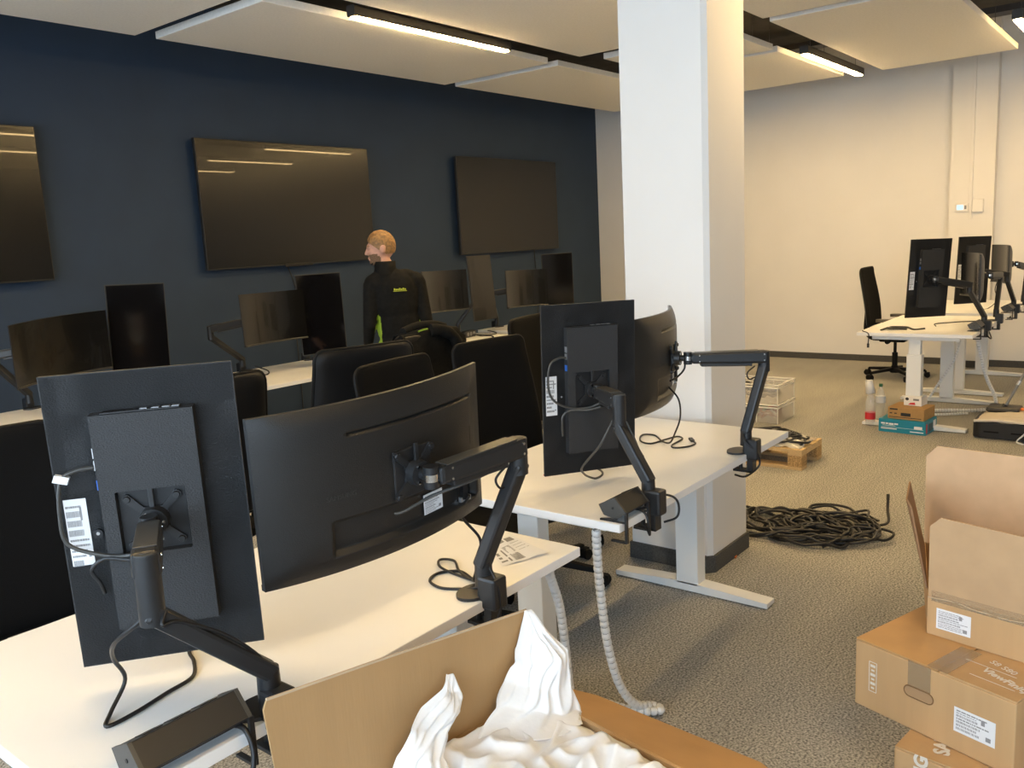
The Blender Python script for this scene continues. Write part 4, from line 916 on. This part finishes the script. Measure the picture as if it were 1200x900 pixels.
# ------------------------------------------------------------------ black tool case with trolley handle
t = thing('tool_trolley', 'black tool case with open canvas lid and grey trolley handle', 'tool case', (7.06, .62, 0))
MB().prism(rrect(.46, .62, .06, 5, .23, .30), (0, 0, .01), (1, 0, 0), (0, 1, 0), (0, 0, .115)).build('case_body', m_black, t, bevel=.015)
for y in (.12, .30, .48): MB().box(-.004, .012, y-.05, y+.05, .05, .062).build('rib', m_chair, t, bevel=.003)
def lidf(u, v):
    x, y = .02+.42*u, .01+.58*v
    return (x, y, .127+.05*math.sin(math.pi*u)**.5*math.sin(math.pi*v)**.5+.014*mnoise.noise(V((u*6, v*7, 5))))
MB().grid(24, 24, lidf).build('canvas_lining', m_cloth, t)
MB().tube(spline([(.02, .60, .13), (.01, .45, .145), (.012, .3, .14), (.01, .12, .145), (.03, .0, .13)], 6), .012, 6).build('canvas_edge', mat('cream_piping', (.75, .68, .56), .9), t)
MB().box(.22, .42, .33, .56, .16, .20).build('inner_tray', m_black, t, bevel=.02)
MB().box(.25, .31, .28, .33, .185, .20).build('orange_latch', m_orange, t, bevel=.005)
for y in (.46, .22):
    h = MB().cyl((.30, y, .15), (.46, y-.20, .62), .011, n=10).cyl((.46, y-.20, .62), (.56, y-.325, .93), .009, n=10).build('handle_tube', m_grey, t)
    MB().cyl((.28, y+.02, .14), (.315, y-.02, .21), .02, n=10).build('tube_socket', m_black, h); MB().cyl((.372, y-.09, .36), (.382, y-.103, .39), .014, n=10).build('tube_collar', m_silver, h)
MB().bar((.56, .46-.325, .93), (.56, .22-.325, .93), .025, .03).build('hand_grip', m_black, t, bevel=.006)
cable([(7.12, .82, .14), (7.05, .84, .14), (7.02, .87, .08), (7.01, .92, .02), (6.98, .90, .007), (6.96, .80, .007), (6.98, .6, .007)], 'white cable hanging out of the tool case onto the carpet', .006, m_cabw)

# ------------------------------------------------------------------ jacket over a chair back
def jk(u, v):
    s = (v-.5)*2; x = (u-.5)*.50*(1-.15*(abs(s) < .15))
    zz = 1.195-.42*max(0, abs(s)-.08)**1.05-.02*abs(x*4)**2*(abs(s) < .3)
    y = -.285-.045*math.tanh(s*5)*(1+.6*abs(s)) + .0
    nz = mnoise.noise(V((u*5, v*6, 2.2))); y -= math.copysign(.018, s)*(.5+nz); 
    return (x+.015*nz, y, zz+.018*mnoise.noise(V((u*6, v*4, 7.7))))
t = thing('draped_jacket', 'black jacket hung over the office chair behind the curved monitor', 'jacket', (3.42, 3.62, 0), R(-3))
MB().grid(40, 48, jk).build('jacket_body', m_jacket, t, solid=.008)
MB().tube(spline([(.0, -.33, 1.185), (.06, -.352, 1.18), (.13, -.37, 1.14), (.175, -.375, 1.05), (.19, -.37, .93), (.18, -.365, .82)], 8), .03, 12, rf=lambda i: .036-.0002*i+.002*math.sin(i*.7)).build('sleeve', m_jacket, t)
MB().tube(spline([(-.16, -.28, 1.19), (-.05, -.275, 1.21), (.08, -.275, 1.205), (.15, -.285, 1.185)], 8), .026, 10).build('collar', m_jacket, t)
MB().tube(spline([(-.10, -.340, 1.19), (-.07, -.346, 1.196), (-.04, -.348, 1.198)], 5), .005, 6).build('lime_logo', m_lime, t)
# ------------------------------------------------------------------ the standing man
def make_man(loc, rz, head_yaw, label):
    t = thing('person', label, 'person', loc, rz)
    b = MB()
    def cap(p0, p1, r0, r1, n=16):
        b.cyl(p0, p1, r0, r1, n); b.ell(p0, (r0,)*3, n=n, m=8); b.ell(p1, (r1,)*3, n=n, m=8)
    hx = -.085                      # the head leans over to the left
    b.ell((-.01, -.005, 1.29), (.178, .118, .20)); b.ell((0, .0, 1.10), (.162, .112, .19)); b.ell((0, -.005, .94), (.168, .12, .13))
    b.ell((-.01, -.035, 1.34), (.155, .095, .16))
    for s in (-1, 1):
        b.ell((s*.142-.01, -.01, 1.405), (.075, .072, .068)); b.ell((s*.075-.02, -.015, 1.45), (.09, .062, .045))
        cap((s*.168-.01, -.01, 1.39), (s*.205-.01, -.035, 1.12), .058, .047); 
        w = (s*.21, .12, .955); cap((s*.205-.01, -.035, 1.12), w, .047, .034)
        # hand: palm, four fingers of unequal length, thumb
        b.ell((s*.21, .165, .915), (.022, .045, .036), Matrix.Rotation(R(-35), 3, 'X'))
        for k, (dx, ln) in enumerate(((-.026, .068), (-.009, .078), (.008, .073), (.025, .056))):
            p = V((s*(.222+.0), .195+.004*k*0, .905-dx*.9+.0)); p = V((s*.212, .192-dx*.45, .89+dx*.8))
            m1 = p+V((0, .03, -.02))*(ln/.07); m2 = m1+V((-s*.006, .012, -.03))*(ln/.07)
            cap(p, m1, .0095, .009, 8); cap(m1, m2, .009, .0075, 8)
        th = V((s*.195, .15, .905)); cap(th, th+V((-s*.03, .03, -.01)), .011, .010, 8); cap(th+V((-s*.03, .03, -.01)), th+V((-s*.038, .055, -.025)), .010, .008, 8)
        hip = (s*.088, -.005, .90); kn = (s*.10, .015, .50); an = (s*.105, -.02, .085)
        cap(hip, kn, .092, .062); cap(kn, an, .060, .043); b.ell((s*.105, -.035, .42-.08), (.058, .06, .12))
        b.ell((s*.108, .05, .045), (.048, .135, .045)); b.ell((s*.108, -.04, .05), (.042, .05, .05))
    cap((-.025, -.015, 1.44), (hx, .008, 1.56), .060, .056)
    hr = Matrix.Rotation(head_yaw, 3, 'Z') @ Matrix.Rotation(R(-6), 3, 'X'); hc = V((hx-.005, .012, 1.648))
    H = lambda p: hc+hr @ V(p)
    def hel(p, r, n=16, m=10): b.ell(H(p), r, hr, n, m)
    hel((0, -.012, .012), (.075, .094, .098)); hel((0, .022, -.035), (.062, .068, .078)); hel((0, .045, -.082), (.046, .046, .034)); hel((0, .074, -.094), (.02, .018, .018))
    hel((0, .078, .018), (.05, .016, .02)); b.cyl(H((0, .086, .012)), H((0, .106, -.026)), .008, .0125, 10); hel((0, .105, -.028), (.0135, .012, .010))
    hel((0, .088, -.058), (.022, .012, .006)); hel((0, .085, -.068), (.02, .012, .006))
    for s in (-1, 1): hel((s*.034, .068, -.02), (.024, .02, .02)); hel((s*.077, -.012, -.012), (.010, .02, .032)); hel((s*.081, -.020, .002), (.009, .014, .018))
    o = b.build('body', m_jacket, t)
    md = o.modifiers.new('r', 'REMESH'); md.mode = 'VOXEL'; md.voxel_size = .0075
    sm = o.modifiers.new('s', 'SMOOTH'); sm.factor = .5; sm.iterations = 5
    dg = bpy.context.evaluated_depsgraph_get(); me = bpy.data.meshes.new_from_object(o.evaluated_get(dg))
    o.modifiers.clear(); o.data = me
    me.materials.clear()
    for m in (m_jacket, m_skin, m_trous, m_lime, m_beard, mat('black_shoe', (.01, .01, .01), .4)): me.materials.append(m)
    inv = hr.inverted()
    for p in me.polygons:
        c = p.center; q = inv @ (V(c)-hc); mi = 0
        neck = (c.z > 1.545 and q.length < .17) or (c.z > 1.505 and math.hypot(c.x-hx, c.y) < .068)
        if neck: mi = 1
        if neck and q.z < -.035+.0 and q.y > .0 and q.z > -.14 and (q.y > .03 or q.z < -.05) and not (abs(q.x) < .020 and q.y > .08 and -.074 < q.z < -.050) and not (q.y < .012): mi = 4
        if c.z < .952 and abs(c.x) < .19 and not (abs(c.x) > .185): mi = 2
        if abs(c.x) > .155 and c.y > .125 and c.z < .96: mi = 1
        if c.z < .085: mi = 5
        lat = abs(c.x)
        if mi == 0 and .955 < c.z < 1.22 and .11 < lat < .178 and c.y < .06:
            wv = .02+(1.22-c.z)*.20
            if abs(c.y+.03) < wv*.55 and lat > .135: mi = 3
        p.material_index = mi; p.use_smooth = True
    # eyes
    for s in (-1, 1): MB().ell(H((s*.031, .0715, .004)), (.012, .007, .006), hr, 12, 8).build('eye', m_eye, t)
    for s in (-1, 1): MB().tube([H((s*.014, .088, .022)), H((s*.03, .084, .026)), H((s*.044, .075, .022))], .004, 6).build('eyebrow', m_hair, t)
    # hair: short sides, longer swept top
    def hair(u, v):
        a = 2*math.pi*u; th = v*R(126)
        d = V((math.sin(th)*math.sin(a), math.sin(th)*math.cos(a), math.cos(th)))
        front = max(0, d.y); lim = R(126)-front*R(74)-(abs(d.x)**2)*R(12)*(d.y > -.2)
        th = v*lim; d = V((math.sin(th)*math.sin(a), math.sin(th)*math.cos(a), math.cos(th)))
        top = max(0, d.z); k = 1.0+.018+.085*top*(.6+.6*max(0, d.y+.2))+.045*mnoise.noise(V((d.x*9, d.y*3, d.z*6)))*top
        if v > .97: k = 1.0
        return H((d.x*.0785*k, -.012+d.y*.098*k, .012+d.z*.103*k))
    MB().grid(49, 22, hair).build('hair', m_hair, t)
    # stand-up collar and logo
    ring = []
    cl = MB(); n = 28
    vs = []
    for zc, rr in ((1.46, .085), (1.51, .072), (1.555, .071), (1.555, .064), (1.515, .063)):
        for k in range(n):
            a = 2*math.pi*k/n; vs.append((hx*.8+rr*math.cos(a)*1.05, .0+rr*math.sin(a)*1.08, zc+.0-.02*max(0, math.sin(a))))
    cl.add(vs, [(i*n+k, i*n+(k+1) % n, (i+1)*n+(k+1) % n, (i+1)*n+k) for i in range(4) for k in range(n)], True); cl.build('collar', m_jacket, t)
    lg = MB()
    for k in range(7): lg.box(-.045+k*.0125, -.037+k*.0125, -.1385, -.130, 1.352, 1.362+.005*(k in (0, 3, 5)))
    lg.box(-.05, .045, -.1385, -.13, 1.345, 1.348)
    lg.build('chest_logo', mat('lime_print', (.55, .6, .05), .7), t)
    return t
make_man((4.25, 4.42, 0), R(-32), R(80), 'man in a black jacket with lime side panels, standing at the wall desks')
